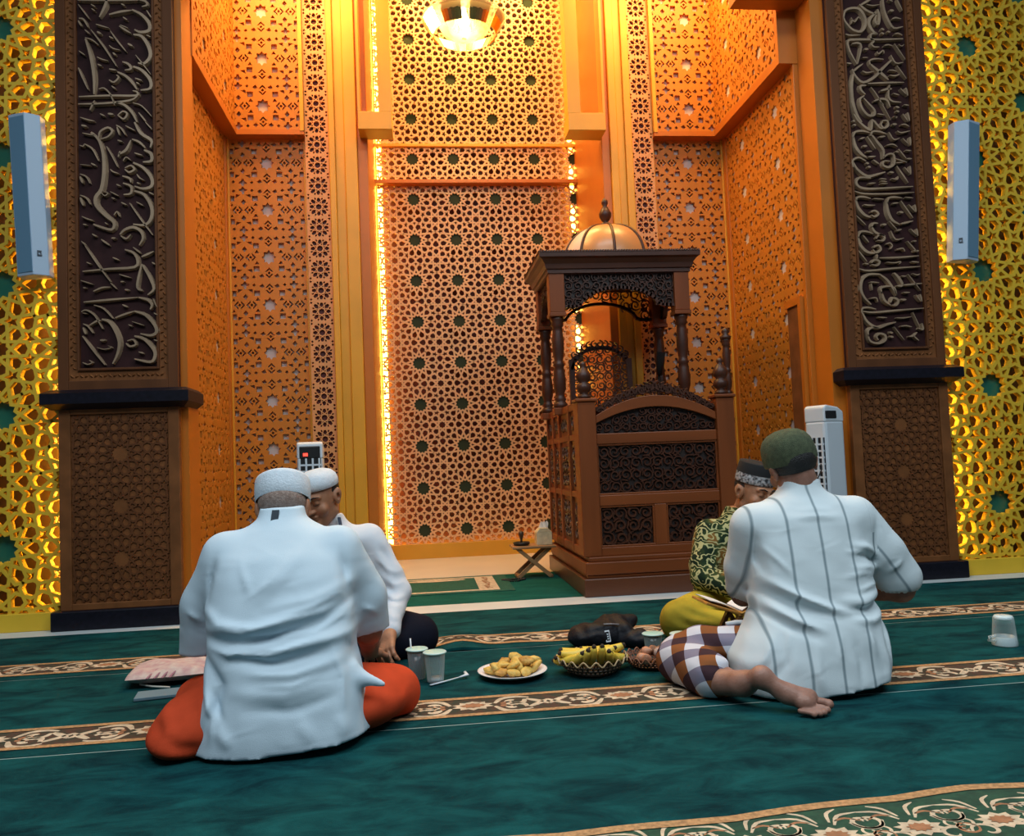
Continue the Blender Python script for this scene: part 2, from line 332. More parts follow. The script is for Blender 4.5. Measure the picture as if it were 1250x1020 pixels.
# bronze letter strokes: (width, [(x, z), ...]) in metres
LSTROKES = [
 (.02,[(-1.984,3.776),(-1.633,3.783)]), (.024,[(-1.633,3.788),(-1.59,3.778),(-1.58,3.755),(-1.612,3.743)]), (.028,[(-1.816,3.788),(-1.827,3.742),(-1.86,3.673)]),
 (.013,[(-1.981,3.75),(-1.919,3.661)]), (.011,[(-1.908,3.752),(-1.883,3.737)]), (.011,[(-1.905,3.725),(-1.884,3.711)]),
 (.014,[(-1.732,3.759),(-1.711,3.748)]), (.024,[(-1.803,3.69),(-1.733,3.71),(-1.669,3.719)]), (.034,[(-1.669,3.723),(-1.613,3.693),(-1.571,3.641),(-1.572,3.595),(-1.622,3.583),(-1.657,3.598)]),
 (.013,[(-1.584,3.721),(-1.557,3.676)]), (.018,[(-1.979,3.663),(-1.951,3.656),(-1.927,3.608)]), (.018,[(-1.982,3.648),(-1.965,3.615)]),
 (.014,[(-1.945,3.592),(-1.917,3.567)]), (.013,[(-1.881,3.628),(-1.846,3.617),(-1.805,3.605)]), (.016,[(-1.91,3.593),(-1.834,3.485),(-1.766,3.369)]),
 (.021,[(-1.875,3.582),(-1.851,3.568)]), (.014,[(-1.798,3.588),(-1.756,3.524),(-1.708,3.461)]), (.014,[(-1.805,3.553),(-1.781,3.539)]),
 (.021,[(-1.745,3.619),(-1.713,3.597),(-1.678,3.575)]), (.01,[(-1.741,3.626),(-1.695,3.608)]), (.035,[(-1.664,3.567),(-1.615,3.557),(-1.574,3.489),(-1.568,3.429),(-1.604,3.387),(-1.639,3.39)]),
 (.013,[(-1.723,3.676),(-1.698,3.658)]), (.011,[(-1.587,3.565),(-1.562,3.554)]), (.013,[(-1.945,3.543),(-1.903,3.529),(-1.865,3.496)]),
 (.032,[(-1.942,3.536),(-1.912,3.424),(-1.896,3.304),(-1.897,3.192)]), (.011,[(-1.806,3.497),(-1.782,3.478),(-1.743,3.468)]), (.016,[(-1.785,3.452),(-1.768,3.437)]),
 (.019,[(-1.697,3.51),(-1.669,3.495)]), (.011,[(-1.877,3.424),(-1.849,3.41),(-1.814,3.401)]), (.014,[(-1.874,3.379),(-1.85,3.368)]),
 (.01,[(-1.981,3.46),(-1.946,3.434)]), (.016,[(-1.985,3.355),(-1.962,3.296),(-1.931,3.221)]), (.024,[(-1.73,3.396),(-1.695,3.382),(-1.682,3.352),(-1.717,3.344)]),
 (.011,[(-1.652,3.439),(-1.611,3.383),(-1.566,3.319)]), (.032,[(-1.667,3.367),(-1.618,3.345),(-1.57,3.285),(-1.571,3.232),(-1.627,3.22)]), (.016,[(-1.808,3.35),(-1.766,3.343)]),
 (.027,[(-1.759,3.332),(-1.71,3.306),(-1.669,3.261),(-1.648,3.224)]), (.018,[(-1.809,3.282),(-1.781,3.268),(-1.753,3.298),(-1.766,3.313)]), (.013,[(-1.658,3.295),(-1.619,3.281)]),
 (.014,[(-1.651,3.269),(-1.634,3.258)]), (.013,[(-1.869,3.225),(-1.837,3.23),(-1.803,3.192),(-1.779,3.125)]), (.013,[(-1.795,3.245),(-1.771,3.226)]),
 (.022,[(-1.984,3.176),(-1.81,3.185),(-1.656,3.186),(-1.648,3.209),(-1.673,3.216)]), (.021,[(-1.988,3.131),(-1.845,3.136),(-1.691,3.156),(-1.642,3.186)]), (.018,[(-1.922,3.094),(-1.894,3.154)]),
 (.027,[(-1.769,3.144),(-1.72,3.126),(-1.678,3.081),(-1.651,3.021)]), (.019,[(-1.763,3.066),(-1.728,3.04),(-1.707,3.073),(-1.731,3.088),(-1.759,3.066)]), (.011,[(-1.674,3.141),(-1.622,3.123),(-1.566,3.059)]),
 (.014,[(-1.64,3.081),(-1.599,3.025)]), (.014,[(-1.978,3.049),(-1.937,3.035),(-1.896,3.026)]), (.014,[(-1.864,3.072),(-1.836,3.058)]),
 (.021,[(-1.818,3.073),(-1.787,3.069)]), (.03,[(-1.665,3.021),(-1.631,2.954),(-1.569,2.909),(-1.576,2.864)]), (.011,[(-1.602,3.022),(-1.564,2.977)]),
 (.019,[(-1.972,3.001),(-1.941,2.994)]), (.016,[(-1.771,3.002),(-1.743,2.983),(-1.719,2.942)]), (.017,[(-1.767,2.991),(-1.754,2.942)]),
 (.011,[(-1.718,2.999),(-1.663,2.969)]), (.01,[(-1.966,2.953),(-1.931,2.945),(-1.89,2.938)]), (.037,[(-1.917,2.957),(-1.876,2.916),(-1.853,2.849),(-1.845,2.775),(-1.848,2.686),(-1.863,2.605),(-1.894,2.56),(-1.891,2.509),(-1.84,2.45),(-1.792,2.405),(-1.807,2.361),(-1.883,2.384),(-1.91,2.395)]),
 (.022,[(-1.873,2.923),(-1.865,2.961),(-1.82,2.987),(-1.795,2.965),(-1.82,2.931),(-1.862,2.916)]), (.01,[(-1.984,2.878),(-1.963,2.871),(-1.956,2.886)]), (.016,[(-1.956,2.886),(-1.911,2.856),(-1.876,2.782)]),
 (.014,[(-1.829,2.871),(-1.794,2.805),(-1.767,2.745)]), (.014,[(-1.765,2.909),(-1.737,2.901)]), (.016,[(-1.752,2.842),(-1.763,2.805)]),
 (.027,[(-1.759,2.823),(-1.717,2.849),(-1.688,2.909)]), (.021,[(-1.681,2.916),(-1.639,2.898),(-1.605,2.861)]), (.032,[(-1.612,2.849),(-1.573,2.827),(-1.571,2.782),(-1.62,2.775)]),
 (.013,[(-1.668,2.831),(-1.623,2.816)]), (.011,[(-1.735,2.782),(-1.717,2.805),(-1.69,2.786)]), (.021,[(-1.725,2.73),(-1.701,2.712),(-1.67,2.73),(-1.69,2.753),(-1.725,2.738)]),
 (.032,[(-1.676,2.771),(-1.62,2.741),(-1.572,2.678),(-1.573,2.626),(-1.622,2.611),(-1.671,2.626)]), (.011,[(-1.656,2.7),(-1.642,2.678),(-1.615,2.663)]), (.014,[(-1.657,2.648),(-1.639,2.641)]),
 (.016,[(-1.919,2.767),(-1.892,2.753)]), (.006,[(-1.982,2.76),(-1.92,2.753)]), (.014,[(-1.982,2.701),(-1.948,2.686),(-1.928,2.645)]),
 (.022,[(-1.983,2.686),(-1.969,2.646)]), (.013,[(-1.809,2.73),(-1.792,2.715),(-1.761,2.704)]), (.021,[(-1.74,2.689),(-1.698,2.674),(-1.692,2.649)]),
 (.014,[(-1.775,2.638),(-1.751,2.626)]), (.024,[(-1.737,2.645),(-1.692,2.626),(-1.693,2.582),(-1.735,2.575)]), (.033,[(-1.672,2.597),(-1.616,2.574),(-1.575,2.5),(-1.576,2.433),(-1.612,2.389),(-1.682,2.393)]),
 (.013,[(-1.588,2.589),(-1.56,2.574)]), (.011,[(-1.863,2.586),(-1.842,2.568),(-1.825,2.586),(-1.852,2.593)]), (.01,[(-1.811,2.593),(-1.763,2.567)]),
 (.011,[(-1.804,2.556),(-1.784,2.549)]), (.014,[(-1.984,2.572),(-1.95,2.557),(-1.926,2.516)]), (.022,[(-1.983,2.557),(-1.967,2.509)]),
 (.013,[(-1.749,2.527),(-1.718,2.512)]), (.014,[(-1.701,2.523),(-1.639,2.426),(-1.571,2.326)]), (.011,[(-1.662,2.53),(-1.621,2.507)]),
 (.013,[(-1.792,2.449),(-1.774,2.471),(-1.761,2.442)]), (.013,[(-1.975,2.443),(-1.944,2.428),(-1.91,2.417)]), (.013,[(-1.969,2.395),(-1.948,2.392)]),
 (.011,[(-1.844,2.405),(-1.831,2.394)]), (.029,[(-1.759,2.331),(-1.731,2.36),(-1.682,2.375),(-1.64,2.352),(-1.627,2.308),(-1.649,2.264)]), (.019,[(-1.755,2.324),(-1.724,2.305),(-1.696,2.331)]),
 (.014,[(-1.918,2.336),(-1.894,2.321)]), (.016,[(-1.808,2.31),(-1.783,2.309)]), (.014,[(-1.866,2.303),(-1.849,2.288),(-1.819,2.266)]),
 (.011,[(-1.98,2.293),(-1.956,2.267)]), (.016,[(-1.96,2.267),(-1.892,2.157),(-1.818,2.046)]), (.027,[(-1.732,2.239),(-1.684,2.22),(-1.66,2.176),(-1.678,2.132),(-1.824,2.123),(-1.975,2.11)]),
 (.013,[(-1.802,2.192),(-1.768,2.177)]), (.011,[(-1.951,2.165),(-1.927,2.154)]), (.014,[(-1.684,2.253),(-1.642,2.216)]),
 (.022,[(-1.636,2.194),(-1.566,2.226)]), (.013,[(-1.577,2.16),(-1.56,2.148)]), (.011,[(-1.766,2.089),(-1.7,2.068)]),
 (.013,[(-1.759,2.045),(-1.739,2.045)]), (.025,[(-1.636,2.15),(-1.655,2.073),(-1.663,2.007),(-1.635,1.988)]), (.028,[(-1.633,2.146),(-1.589,2.064),(-1.569,1.998),(-1.605,1.962)]),
 (.011,[(-1.986,2.056),(-1.918,2.032)]), (.011,[(-1.973,2.012),(-1.956,2.01)]), (.008,[(-1.818,2.039),(-1.784,2.002)]),
 (.017,[(-1.915,1.989),(-1.867,2.01),(-1.818,2.013)]), (.016,[(-1.736,1.997),(-1.712,1.993)]), (.02,[(-1.971,1.925),(-1.826,1.937),(-1.66,1.948)]),
 (.028,[(-1.657,1.948),(-1.605,1.933),(-1.581,1.903),(-1.592,1.874)]), (.014,[(-1.751,1.906),(-1.723,1.891)]), (.011,[(-1.574,1.939),(-1.554,1.888)]),
 (.013,[(-1.913,1.906),(-1.861,1.886),(-1.807,1.824)]), (.02,[(-1.793,1.827),(-1.738,1.848),(-1.682,1.865)]), (.032,[(-1.682,1.865),(-1.62,1.842),(-1.566,1.778),(-1.559,1.734),(-1.594,1.717),(-1.65,1.729)]),
 (.014,[(-1.985,1.867),(-1.957,1.877),(-1.91,1.844),(-1.866,1.763)]), (.008,[(-1.978,1.86),(-1.951,1.856)]), (.009,[(-1.697,1.803),(-1.628,1.778)]),
 (.011,[(-1.718,1.785),(-1.697,1.774)]), (.019,[(-1.938,1.786),(-1.897,1.811),(-1.876,1.811)]), (.033,[(-1.869,1.82),(-1.828,1.806),(-1.794,1.754),(-1.771,1.681),(-1.783,1.609),(-1.811,1.552)]),
 (.014,[(-1.975,1.795),(-1.948,1.779),(-1.921,1.739)]), (.02,[(-1.976,1.773),(-1.962,1.733)]), (.017,[(-1.98,1.722),(-1.919,1.634),(-1.855,1.546)]),
 (.02,[(-1.881,1.695),(-1.85,1.694)]), (.009,[(-1.899,1.652),(-1.858,1.64),(-1.816,1.65),(-1.837,1.661)]), (.019,[(-1.733,1.673),(-1.713,1.654),(-1.678,1.664),(-1.692,1.694),(-1.726,1.687)]),
 (.033,[(-1.685,1.715),(-1.629,1.696),(-1.575,1.633),(-1.569,1.589),(-1.597,1.557),(-1.687,1.578)]), (.013,[(-1.662,1.62),(-1.634,1.609)]), (.011,[(-1.574,1.691),(-1.553,1.683)]),
 (.011,[(-1.981,1.564),(-1.954,1.552),(-1.927,1.562),(-1.944,1.577)]), (.011,[(-1.571,1.852),(-1.551,1.84)]),
]
# bronze letter strokes: (width, [(x, z), ...]) in metres
RSTROKES = [
 (.026,[(3.043,3.856),(3.088,3.882),(3.124,3.9)]), (.026,[(3.035,3.86),(3.084,3.819),(3.143,3.795)]), (.014,[(3.087,3.861),(3.13,3.854),(3.178,3.863)]),
 (.028,[(3.206,3.902),(3.21,3.826),(3.235,3.751),(3.271,3.701),(3.336,3.711)]), (.014,[(3.275,3.887),(3.245,3.899)]), (.014,[(3.306,3.904),(3.34,3.825)]),
 (.028,[(3.249,3.823),(3.279,3.823)]), (.018,[(3.262,3.764),(3.289,3.773),(3.327,3.765)]), (.03,[(2.917,3.77),(2.933,3.816),(2.982,3.834),(3.033,3.827),(3.068,3.773),(3.068,3.714),(3.031,3.672),(2.972,3.687),(2.928,3.737),(2.917,3.77)]),
 (.014,[(2.969,3.767),(2.993,3.738),(3.021,3.772),(3.033,3.76)]), (.01,[(2.977,3.758),(2.97,3.725)]), (.034,[(3.162,3.829),(3.172,3.783),(3.16,3.728),(3.14,3.749),(3.151,3.791)]),
 (.034,[(3.152,3.808),(3.106,3.765),(3.095,3.723),(3.122,3.673),(3.147,3.661)]), (.024,[(3.179,3.695),(3.2,3.687)]), (.022,[(3.221,3.677),(3.243,3.671)]),
 (.022,[(3.177,3.666),(3.198,3.658)]), (.016,[(3.272,3.659),(3.298,3.664),(3.328,3.652)]), (.016,[(2.923,3.653),(2.952,3.645),(3.029,3.648)]),
 (.024,[(3.151,3.657),(3.107,3.656),(3.101,3.623),(3.121,3.606),(3.103,3.589),(3.119,3.568),(3.157,3.567)]), (.026,[(3.331,3.627),(3.157,3.619),(2.984,3.616),(2.936,3.603),(2.945,3.537),(2.99,3.446)]), (.024,[(2.965,3.587),(3.009,3.592),(3.028,3.563),(2.995,3.45)]),
 (.026,[(3.049,3.551),(3.079,3.551)]), (.016,[(3.193,3.578),(3.223,3.584),(3.253,3.575)]), (.012,[(3.267,3.592),(3.338,3.484)]),
 (.01,[(3.297,3.588),(3.318,3.576),(3.337,3.589)]), (.016,[(3.138,3.535),(3.15,3.519),(3.182,3.544),(3.189,3.524)]), (.016,[(3.236,3.512),(3.267,3.458),(3.323,3.463)]),
 (.01,[(3.032,3.492),(3.071,3.493)]), (.028,[(3.238,3.478),(3.169,3.415),(3.104,3.355),(3.025,3.321),(2.976,3.362),(2.954,3.412)]), (.018,[(3.084,3.443),(3.082,3.472),(3.122,3.485),(3.182,3.482)]),
 (.032,[(3.085,3.447),(3.134,3.406),(3.182,3.365),(3.207,3.34)]), (.016,[(2.918,3.453),(2.952,3.449)]), (.02,[(2.961,3.395),(3.002,3.429),(3.033,3.45)]),
 (.016,[(3.026,3.4),(3.055,3.388),(3.107,3.397)]), (.014,[(3.216,3.407),(3.246,3.407),(3.271,3.399)]), (.016,[(3.218,3.373),(3.261,3.37),(3.292,3.383)]),
 (.012,[(3.274,3.441),(3.337,3.35)]), (.02,[(3.058,3.313),(3.197,3.321),(3.318,3.324)]), (.036,[(2.96,3.379),(2.942,3.295),(2.943,3.188),(2.967,3.097),(2.998,3.048)]),
 (.026,[(3.045,3.301),(3.006,3.296),(3.008,3.267),(3.036,3.238)]), (.012,[(3.078,3.289),(3.121,3.227),(3.205,3.065)]), (.026,[(3.145,3.264),(3.194,3.277),(3.228,3.278)]),
 (.022,[(3.213,3.307),(3.199,3.231),(3.222,3.194),(3.287,3.186)]), (.014,[(3.289,3.282),(3.329,3.241)]), (.024,[(3.328,3.287),(3.338,3.233)]),
 (.014,[(3.235,3.248),(3.277,3.236)]), (.028,[(3.027,3.23),(2.996,3.205),(3.004,3.147),(3.044,3.097),(3.087,3.098),(3.093,3.131),(3.058,3.172),(3.022,3.213)]), (.024,[(3.093,3.193),(3.146,3.21),(3.188,3.198),(3.207,3.153)]),
 (.016,[(3.144,3.185),(3.16,3.165)]), (.014,[(3.307,3.17),(3.341,3.166)]), (.024,[(3.246,3.157),(3.271,3.149)]),
 (.022,[(3.248,3.128),(3.269,3.12)]), (.014,[(3.113,3.106),(3.164,3.098)]), (.014,[(3.232,3.09),(3.249,3.078)]),
 (.014,[(3.294,3.107),(3.325,3.058)]), (.022,[(3.329,3.116),(3.338,3.058)]), (.027,[(2.945,3.103),(2.976,3.054),(3.033,3.005),(3.062,3.001),(3.075,3.063),(3.119,3.013),(3.144,3.005)]),
 (.022,[(3.143,3.059),(3.178,3.059),(3.184,3.026),(3.153,3.009),(3.133,3.03),(3.147,3.055)]), (.023,[(2.934,3.058),(2.95,3.054)]), (.023,[(2.936,3.029),(2.957,3.028)]),
 (.025,[(3.215,3.035),(3.245,3.035)]), (.014,[(3.227,3.089),(3.253,3.085)]), (.014,[(3.275,3.031),(3.305,3.035),(3.334,3.019)]),
 (.016,[(3.246,2.989),(3.271,2.977),(3.337,2.99)]), (.016,[(3.185,2.981),(3.216,2.931),(3.26,2.94)]), (.023,[(2.926,2.938),(2.946,2.98),(2.997,2.988),(3.048,2.976)]),
 (.035,[(2.931,2.947),(2.943,2.881),(2.978,2.832),(3.015,2.807)]), (.016,[(2.977,2.934),(3.011,2.943)]), (.016,[(3.029,2.951),(3.083,2.865)]),
 (.023,[(2.995,2.885),(3.024,2.885)]), (.012,[(3.018,2.848),(3.056,2.85)]), (.022,[(3.055,2.955),(3.07,2.984),(3.117,2.984),(3.167,2.968)]),
 (.031,[(3.064,2.959),(3.103,2.906),(3.138,2.856),(3.134,2.799)]), (.02,[(3.114,2.947),(3.157,2.952)]), (.016,[(3.162,2.89),(3.205,2.898),(3.239,2.881)]),
 (.012,[(3.281,2.94),(3.317,2.898)]), (.022,[(3.334,2.948),(3.334,2.89)]), (.014,[(3.297,2.857),(3.336,2.853)]),
 (.016,[(3.223,2.848),(3.245,2.844)]), (.014,[(3.246,2.865),(3.297,2.799)]), (.018,[(3.302,2.799),(3.336,2.799)]),
 (.025,[(3.135,2.807),(3.175,2.832),(3.209,2.824),(3.209,2.766),(3.169,2.741),(3.131,2.753),(3.137,2.782),(3.18,2.782)]), (.014,[(3.22,2.799),(3.3,2.774)]), (.012,[(3.218,2.77),(3.274,2.774)]),
 (.018,[(3.028,2.811),(3.08,2.815)]), (.022,[(3.008,2.77),(3.029,2.766)]), (.022,[(3.019,2.745),(3.04,2.741)]),
 (.018,[(3.061,2.79),(3.102,2.762)]), (.022,[(2.917,2.741),(2.916,2.786),(2.96,2.807),(3.009,2.782)]), (.029,[(2.919,2.774),(2.946,2.725),(3.011,2.68),(3.08,2.692),(3.141,2.708)]),
 (.022,[(3.171,2.708),(3.2,2.704)]), (.018,[(3.225,2.749),(3.299,2.634)]), (.012,[(3.28,2.741),(3.312,2.7)]),
 (.022,[(3.32,2.749),(3.32,2.691)]), (.016,[(3.185,2.663),(3.223,2.659),(3.229,2.679)]), (.014,[(3.103,2.663),(3.146,2.659)]),
 (.014,[(3.106,2.647),(3.149,2.642)]), (.014,[(3.105,2.63),(3.152,2.63)]), (.014,[(3.016,2.63),(3.067,2.634)]),
 (.027,[(3.035,2.667),(2.959,2.671),(2.932,2.643),(2.946,2.61),(3.013,2.594),(3.176,2.601),(3.331,2.609)]), (.018,[(2.915,2.578),(2.986,2.561),(3.156,2.56),(3.337,2.569)]), (.014,[(3.047,2.528),(3.119,2.523)]),
 (.022,[(2.923,2.512),(2.933,2.537),(2.976,2.54),(3.026,2.528)]), (.033,[(2.919,2.52),(2.937,2.463),(2.976,2.418),(3.017,2.401)]), (.016,[(2.976,2.487),(3.006,2.483),(3.053,2.483)]),
 (.023,[(3.02,2.438),(3.05,2.446),(3.074,2.425),(3.047,2.405),(3.023,2.418)]), (.022,[(3.139,2.495),(3.154,2.531),(3.197,2.537),(3.248,2.531)]), (.033,[(3.136,2.511),(3.143,2.437),(3.169,2.38),(3.219,2.351)]),
 (.022,[(3.227,2.355),(3.315,2.375)]), (.014,[(3.177,2.494),(3.22,2.498)]), (.025,[(3.22,2.437),(3.25,2.432)]),
 (.016,[(3.238,2.511),(3.316,2.395)]), (.014,[(3.27,2.535),(3.326,2.531)]), (.014,[(3.292,2.486),(3.336,2.436)]),
 (.02,[(3.335,2.485),(3.341,2.436)]), (.012,[(2.916,2.414),(2.98,2.349)]), (.025,[(3.095,2.352),(3.125,2.352)]),
 (.022,[(3.017,2.332),(3.032,2.36),(3.066,2.36)]), (.027,[(3.017,2.34),(3.044,2.299),(3.111,2.274)]), (.014,[(3.147,2.372),(3.199,2.314)]),
 (.02,[(3.19,2.31),(3.229,2.318)]), (.014,[(3.294,2.321),(3.334,2.28)]), (.02,[(3.337,2.321),(3.342,2.272)]),
 (.023,[(3.045,2.257),(3.072,2.285),(3.105,2.269),(3.095,2.244),(3.053,2.245)]), (.017,[(3.151,2.309),(3.181,2.251),(3.241,2.259)]), (.023,[(2.918,2.262),(2.938,2.303),(2.98,2.306),(3.026,2.29)]),
 (.033,[(2.919,2.27),(2.936,2.209),(2.979,2.168),(3.03,2.159)]), (.016,[(2.953,2.282),(2.992,2.233)]), (.023,[(3.024,2.2),(3.059,2.212),(3.074,2.183),(3.039,2.163),(3.019,2.184)]),
 (.014,[(3.115,2.22),(3.141,2.227),(3.156,2.207),(3.142,2.187)]), (.014,[(3.265,2.238),(3.329,2.164)]), (.016,[(3.304,2.238),(3.33,2.238)]),
 (.017,[(3.304,2.172),(3.342,2.172)]), (.016,[(3.185,2.182),(3.228,2.19),(3.243,2.169)]), (.014,[(2.917,2.177),(2.971,2.103)]),
 (.017,[(2.953,2.092),(2.982,2.087)]), (.025,[(3.0,2.095),(3.027,2.115),(3.06,2.102),(3.041,2.078),(3.003,2.083)]), (.025,[(3.046,2.151),(3.04,2.119)]),
 (.021,[(3.061,2.127),(3.198,2.129),(3.34,2.138)]), (.014,[(3.11,2.098),(3.161,2.093),(3.209,2.1),(3.195,2.084)]), (.016,[(3.286,2.099),(3.337,2.094)]),
 (.021,[(2.913,2.056),(2.979,2.043),(3.15,2.056),(3.343,2.066)]), (.031,[(3.054,2.017),(2.978,2.018),(2.929,1.983),(2.916,1.918),(2.938,1.862),(2.981,1.816)]), (.027,[(3.054,2.017),(3.102,1.98),(3.141,1.923),(3.163,1.874)]),
 (.031,[(3.156,2.024),(3.184,1.995),(3.21,1.942),(3.168,1.938)]), (.021,[(3.21,1.942),(3.348,1.952)]), (.023,[(3.15,1.931),(3.163,1.874)]),
 (.014,[(2.983,1.966),(3.008,1.965),(3.046,1.961)]), (.012,[(2.991,1.957),(2.996,1.913)]), (.023,[(3.062,1.884),(3.056,1.924),(3.091,1.936),(3.125,1.935)]),
 (.027,[(3.059,1.9),(3.076,1.843),(3.116,1.81)]), (.025,[(3.117,1.826),(3.136,1.858),(3.173,1.841),(3.158,1.809),(3.125,1.81)]), (.014,[(3.206,2.003),(3.24,2.002)]),
 (.012,[(3.254,2.014),(3.336,1.903)]), (.012,[(3.288,2.018),(3.318,2.009),(3.34,2.017)]), (.014,[(3.211,1.893),(3.258,1.892)]),
 (.023,[(3.195,1.845),(3.229,1.844)]), (.016,[(3.3,1.875),(3.331,1.83)]), (.019,[(3.33,1.879),(3.339,1.83)]),
 (.014,[(2.975,1.857),(3.018,1.86),(3.029,1.832)]), (.021,[(2.91,1.765),(2.92,1.793),(2.963,1.797),(3.013,1.784)]), (.021,[(2.915,1.773),(2.994,1.764),(3.173,1.775),(3.349,1.785)]),
 (.029,[(2.914,1.765),(2.948,1.7),(3.013,1.663),(3.082,1.681),(3.146,1.696)]), (.014,[(3.022,1.731),(3.085,1.726)]), (.014,[(3.153,1.724),(3.204,1.723),(3.259,1.73)]),
 (.014,[(3.178,1.667),(3.217,1.67),(3.255,1.661)]), (.01,[(3.27,1.758),(3.317,1.644)]), (.021,[(3.301,1.652),(3.334,1.644),(3.329,1.684)]),
 (.023,[(2.946,1.604),(2.948,1.644),(2.979,1.664),(3.021,1.659)]), (.027,[(2.942,1.62),(2.96,1.572),(3.014,1.558),(3.062,1.577),(3.064,1.609),(3.027,1.622),(3.004,1.603),(3.015,1.578)]), (.023,[(3.095,1.629),(3.12,1.624)]),
 (.023,[(3.097,1.601),(3.122,1.596)]), (.01,[(3.131,1.664),(3.197,1.574)]), (.016,[(3.229,1.598),(3.263,1.601),(3.29,1.624)]),
 (.014,[(3.263,1.601),(3.299,1.568)]),
]

def pillar(cx, label, strokes, jamb_side):
    hw = .342; L, Rr = cx-hw, cx+hw
    root = empty('inscribed_pillar', (cx, .18, 0), label, 'pillar', 'inscribed pillars beside the niche')
    P = PF(.03)
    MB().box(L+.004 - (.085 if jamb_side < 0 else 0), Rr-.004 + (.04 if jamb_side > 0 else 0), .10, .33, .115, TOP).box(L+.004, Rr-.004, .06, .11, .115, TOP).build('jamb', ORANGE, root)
    MB().box(L-.045, Rr+.045, -.0, .30, 0, .112).build('plinth', LEDGE, root, bevel=.008)
    lg = MB()
    for a, b, z0, z1, y in ((.035, .075, 1.285, 1.315, .0), (.075, .075, 1.315, 1.378, -.04), (.075, .045, 1.378, 1.402, -.04)):
        y0, y1 = (.02 if a < .05 else -.04), (.02 if b < .05 else -.04)
        p = [(L-a, y0, z0), (Rr+a, y0, z0), (Rr+a, .30, z0), (L-a, .30, z0), (L-b, y1, z1), (Rr+b, y1, z1), (Rr+b, .30, z1), (L-b, .30, z1)]
        lg.add(p, [(0, 1, 5, 4), (1, 2, 6, 5), (2, 3, 7, 6), (3, 0, 4, 7), (4, 5, 6, 7), (3, 2, 1, 0)])
    lg.build('ledge', LEDGE, root)
    # lower carved panel
    lp = MB().box(L, Rr, .045, .07, .112, 1.29).build('lower_panel', BORDER, root)
    fr = MB()
    for x0, x1, z0, z1 in ((L, L+.065, .112, 1.29), (Rr-.065, Rr, .112, 1.29), (L+.065, Rr-.065, .112, .15), (L+.065, Rr-.065, 1.255, 1.29)): fr.box(x0, x1, .03, .05, z0, z1)
    fr.build('panel_frame', BORDER, lp, bevel=.004)
    sg, st = lattice(L+.075, Rr-.075, .16, 1.245, .31, cx, .71)
    MB().straps(sg, .0105, P, .007, .016).build('carved_strapwork', DARKWOOD, lp)
    # upper inscription
    up = MB().box(L, Rr, .055, .08, 1.40, TOP).build('inscription_panel', PANELDARK, root)
    fr = MB()
    for x0, x1, z0, z1 in ((L, L+.058, 1.40, TOP), (Rr-.058, Rr, 1.40, TOP), (L+.058, Rr-.058, 1.40, 1.455), (L+.108, L+.122, 1.515, TOP), (Rr-.122, Rr-.108, 1.515, TOP), (L+.122, Rr-.122, 1.515, 1.53)): fr.box(x0, x1, .03, .056, z0, z1)
    fr.build('inscription_frame', DARKWOOD, up, bevel=.003)
    bd = MB()
    for x0, x1, z0, z1 in ((L+.058, L+.108, 1.455, TOP), (Rr-.108, Rr-.058, 1.455, TOP), (L+.108, Rr-.108, 1.455, 1.515)): bd.box(x0, x1, .046, .056, z0, z1)
    z = 1.53; k = 0
    while z < TOP-.1:
        for xc, s_ in ((L+.083, 1), (Rr-.083, -1)):
            oval(bd, P, xc+.008*s_*(-1)**k, z, .019, .008, s_*(.9 if k % 2 else -.5), .004, .018)
        z += .026; k += 1
    x = L+.075
    while x < Rr-.075: oval(bd, P, x, 1.484, .019, .009, .7*(-1)**k, .004, .018); x += .027; k += 1
    bd.build('carved_border', BORDER, up)
    for w, pts in strokes:
        stroke_mesh(pts, w*1.03, P, -.004, .026).build('letter_stroke', LETTER, up, smooth=False)
    return root
pillar(-1.780, 'carved brown pillar with bronze Arabic inscription behind the man in rust red trousers', LSTROKES, 1)
pillar(3.140, 'carved brown pillar with bronze Arabic inscription beside the white air cooler', RSTROKES, -1)

# ---- outer yellow lattices
def yellow_lattice(u0, u1, ou, ov, led_u, label):
    root = empty('star_lattice_screen', ((u0+u1)/2, .11, 0), label, 'lattice screen', 'yellow star lattice screens outside the pillars')
    sg, st = lattice(u0, u1, .10, TOP, .5575, ou, ov, math.pi/4)
    MB().straps(sg, .0195, PF(.09), 0, .045).build('lattice', YELLOWLAT, root)
    MB().box(u0, u1, .07, .15, 0, .105).build('bottom_rail', YELLOWLAT, root, bevel=.004)
    MB().box(u0, u1, .27, .295, 0, TOP).build('backing', BROWNBACK, root)
    for c in st:
        m = MB().prism(poly_at(star12(.085, .10), *c), PF(.15), 0, .004); m.build('star_inlay', TEALSTAR, root)
    MB().box(led_u-.016, led_u+.016, .20, .222, .06, TOP).build('led_strip', LED, root)
yellow_lattice(-3.7, -2.126, -2.474, 1.27, -2.15, 'yellow star lattice screen beside the pillar behind the rust red trousers')
yellow_lattice(3.486, 5.6, 3.857, 1.262, 3.51, 'yellow star lattice screen beside the pillar next to the air cooler')

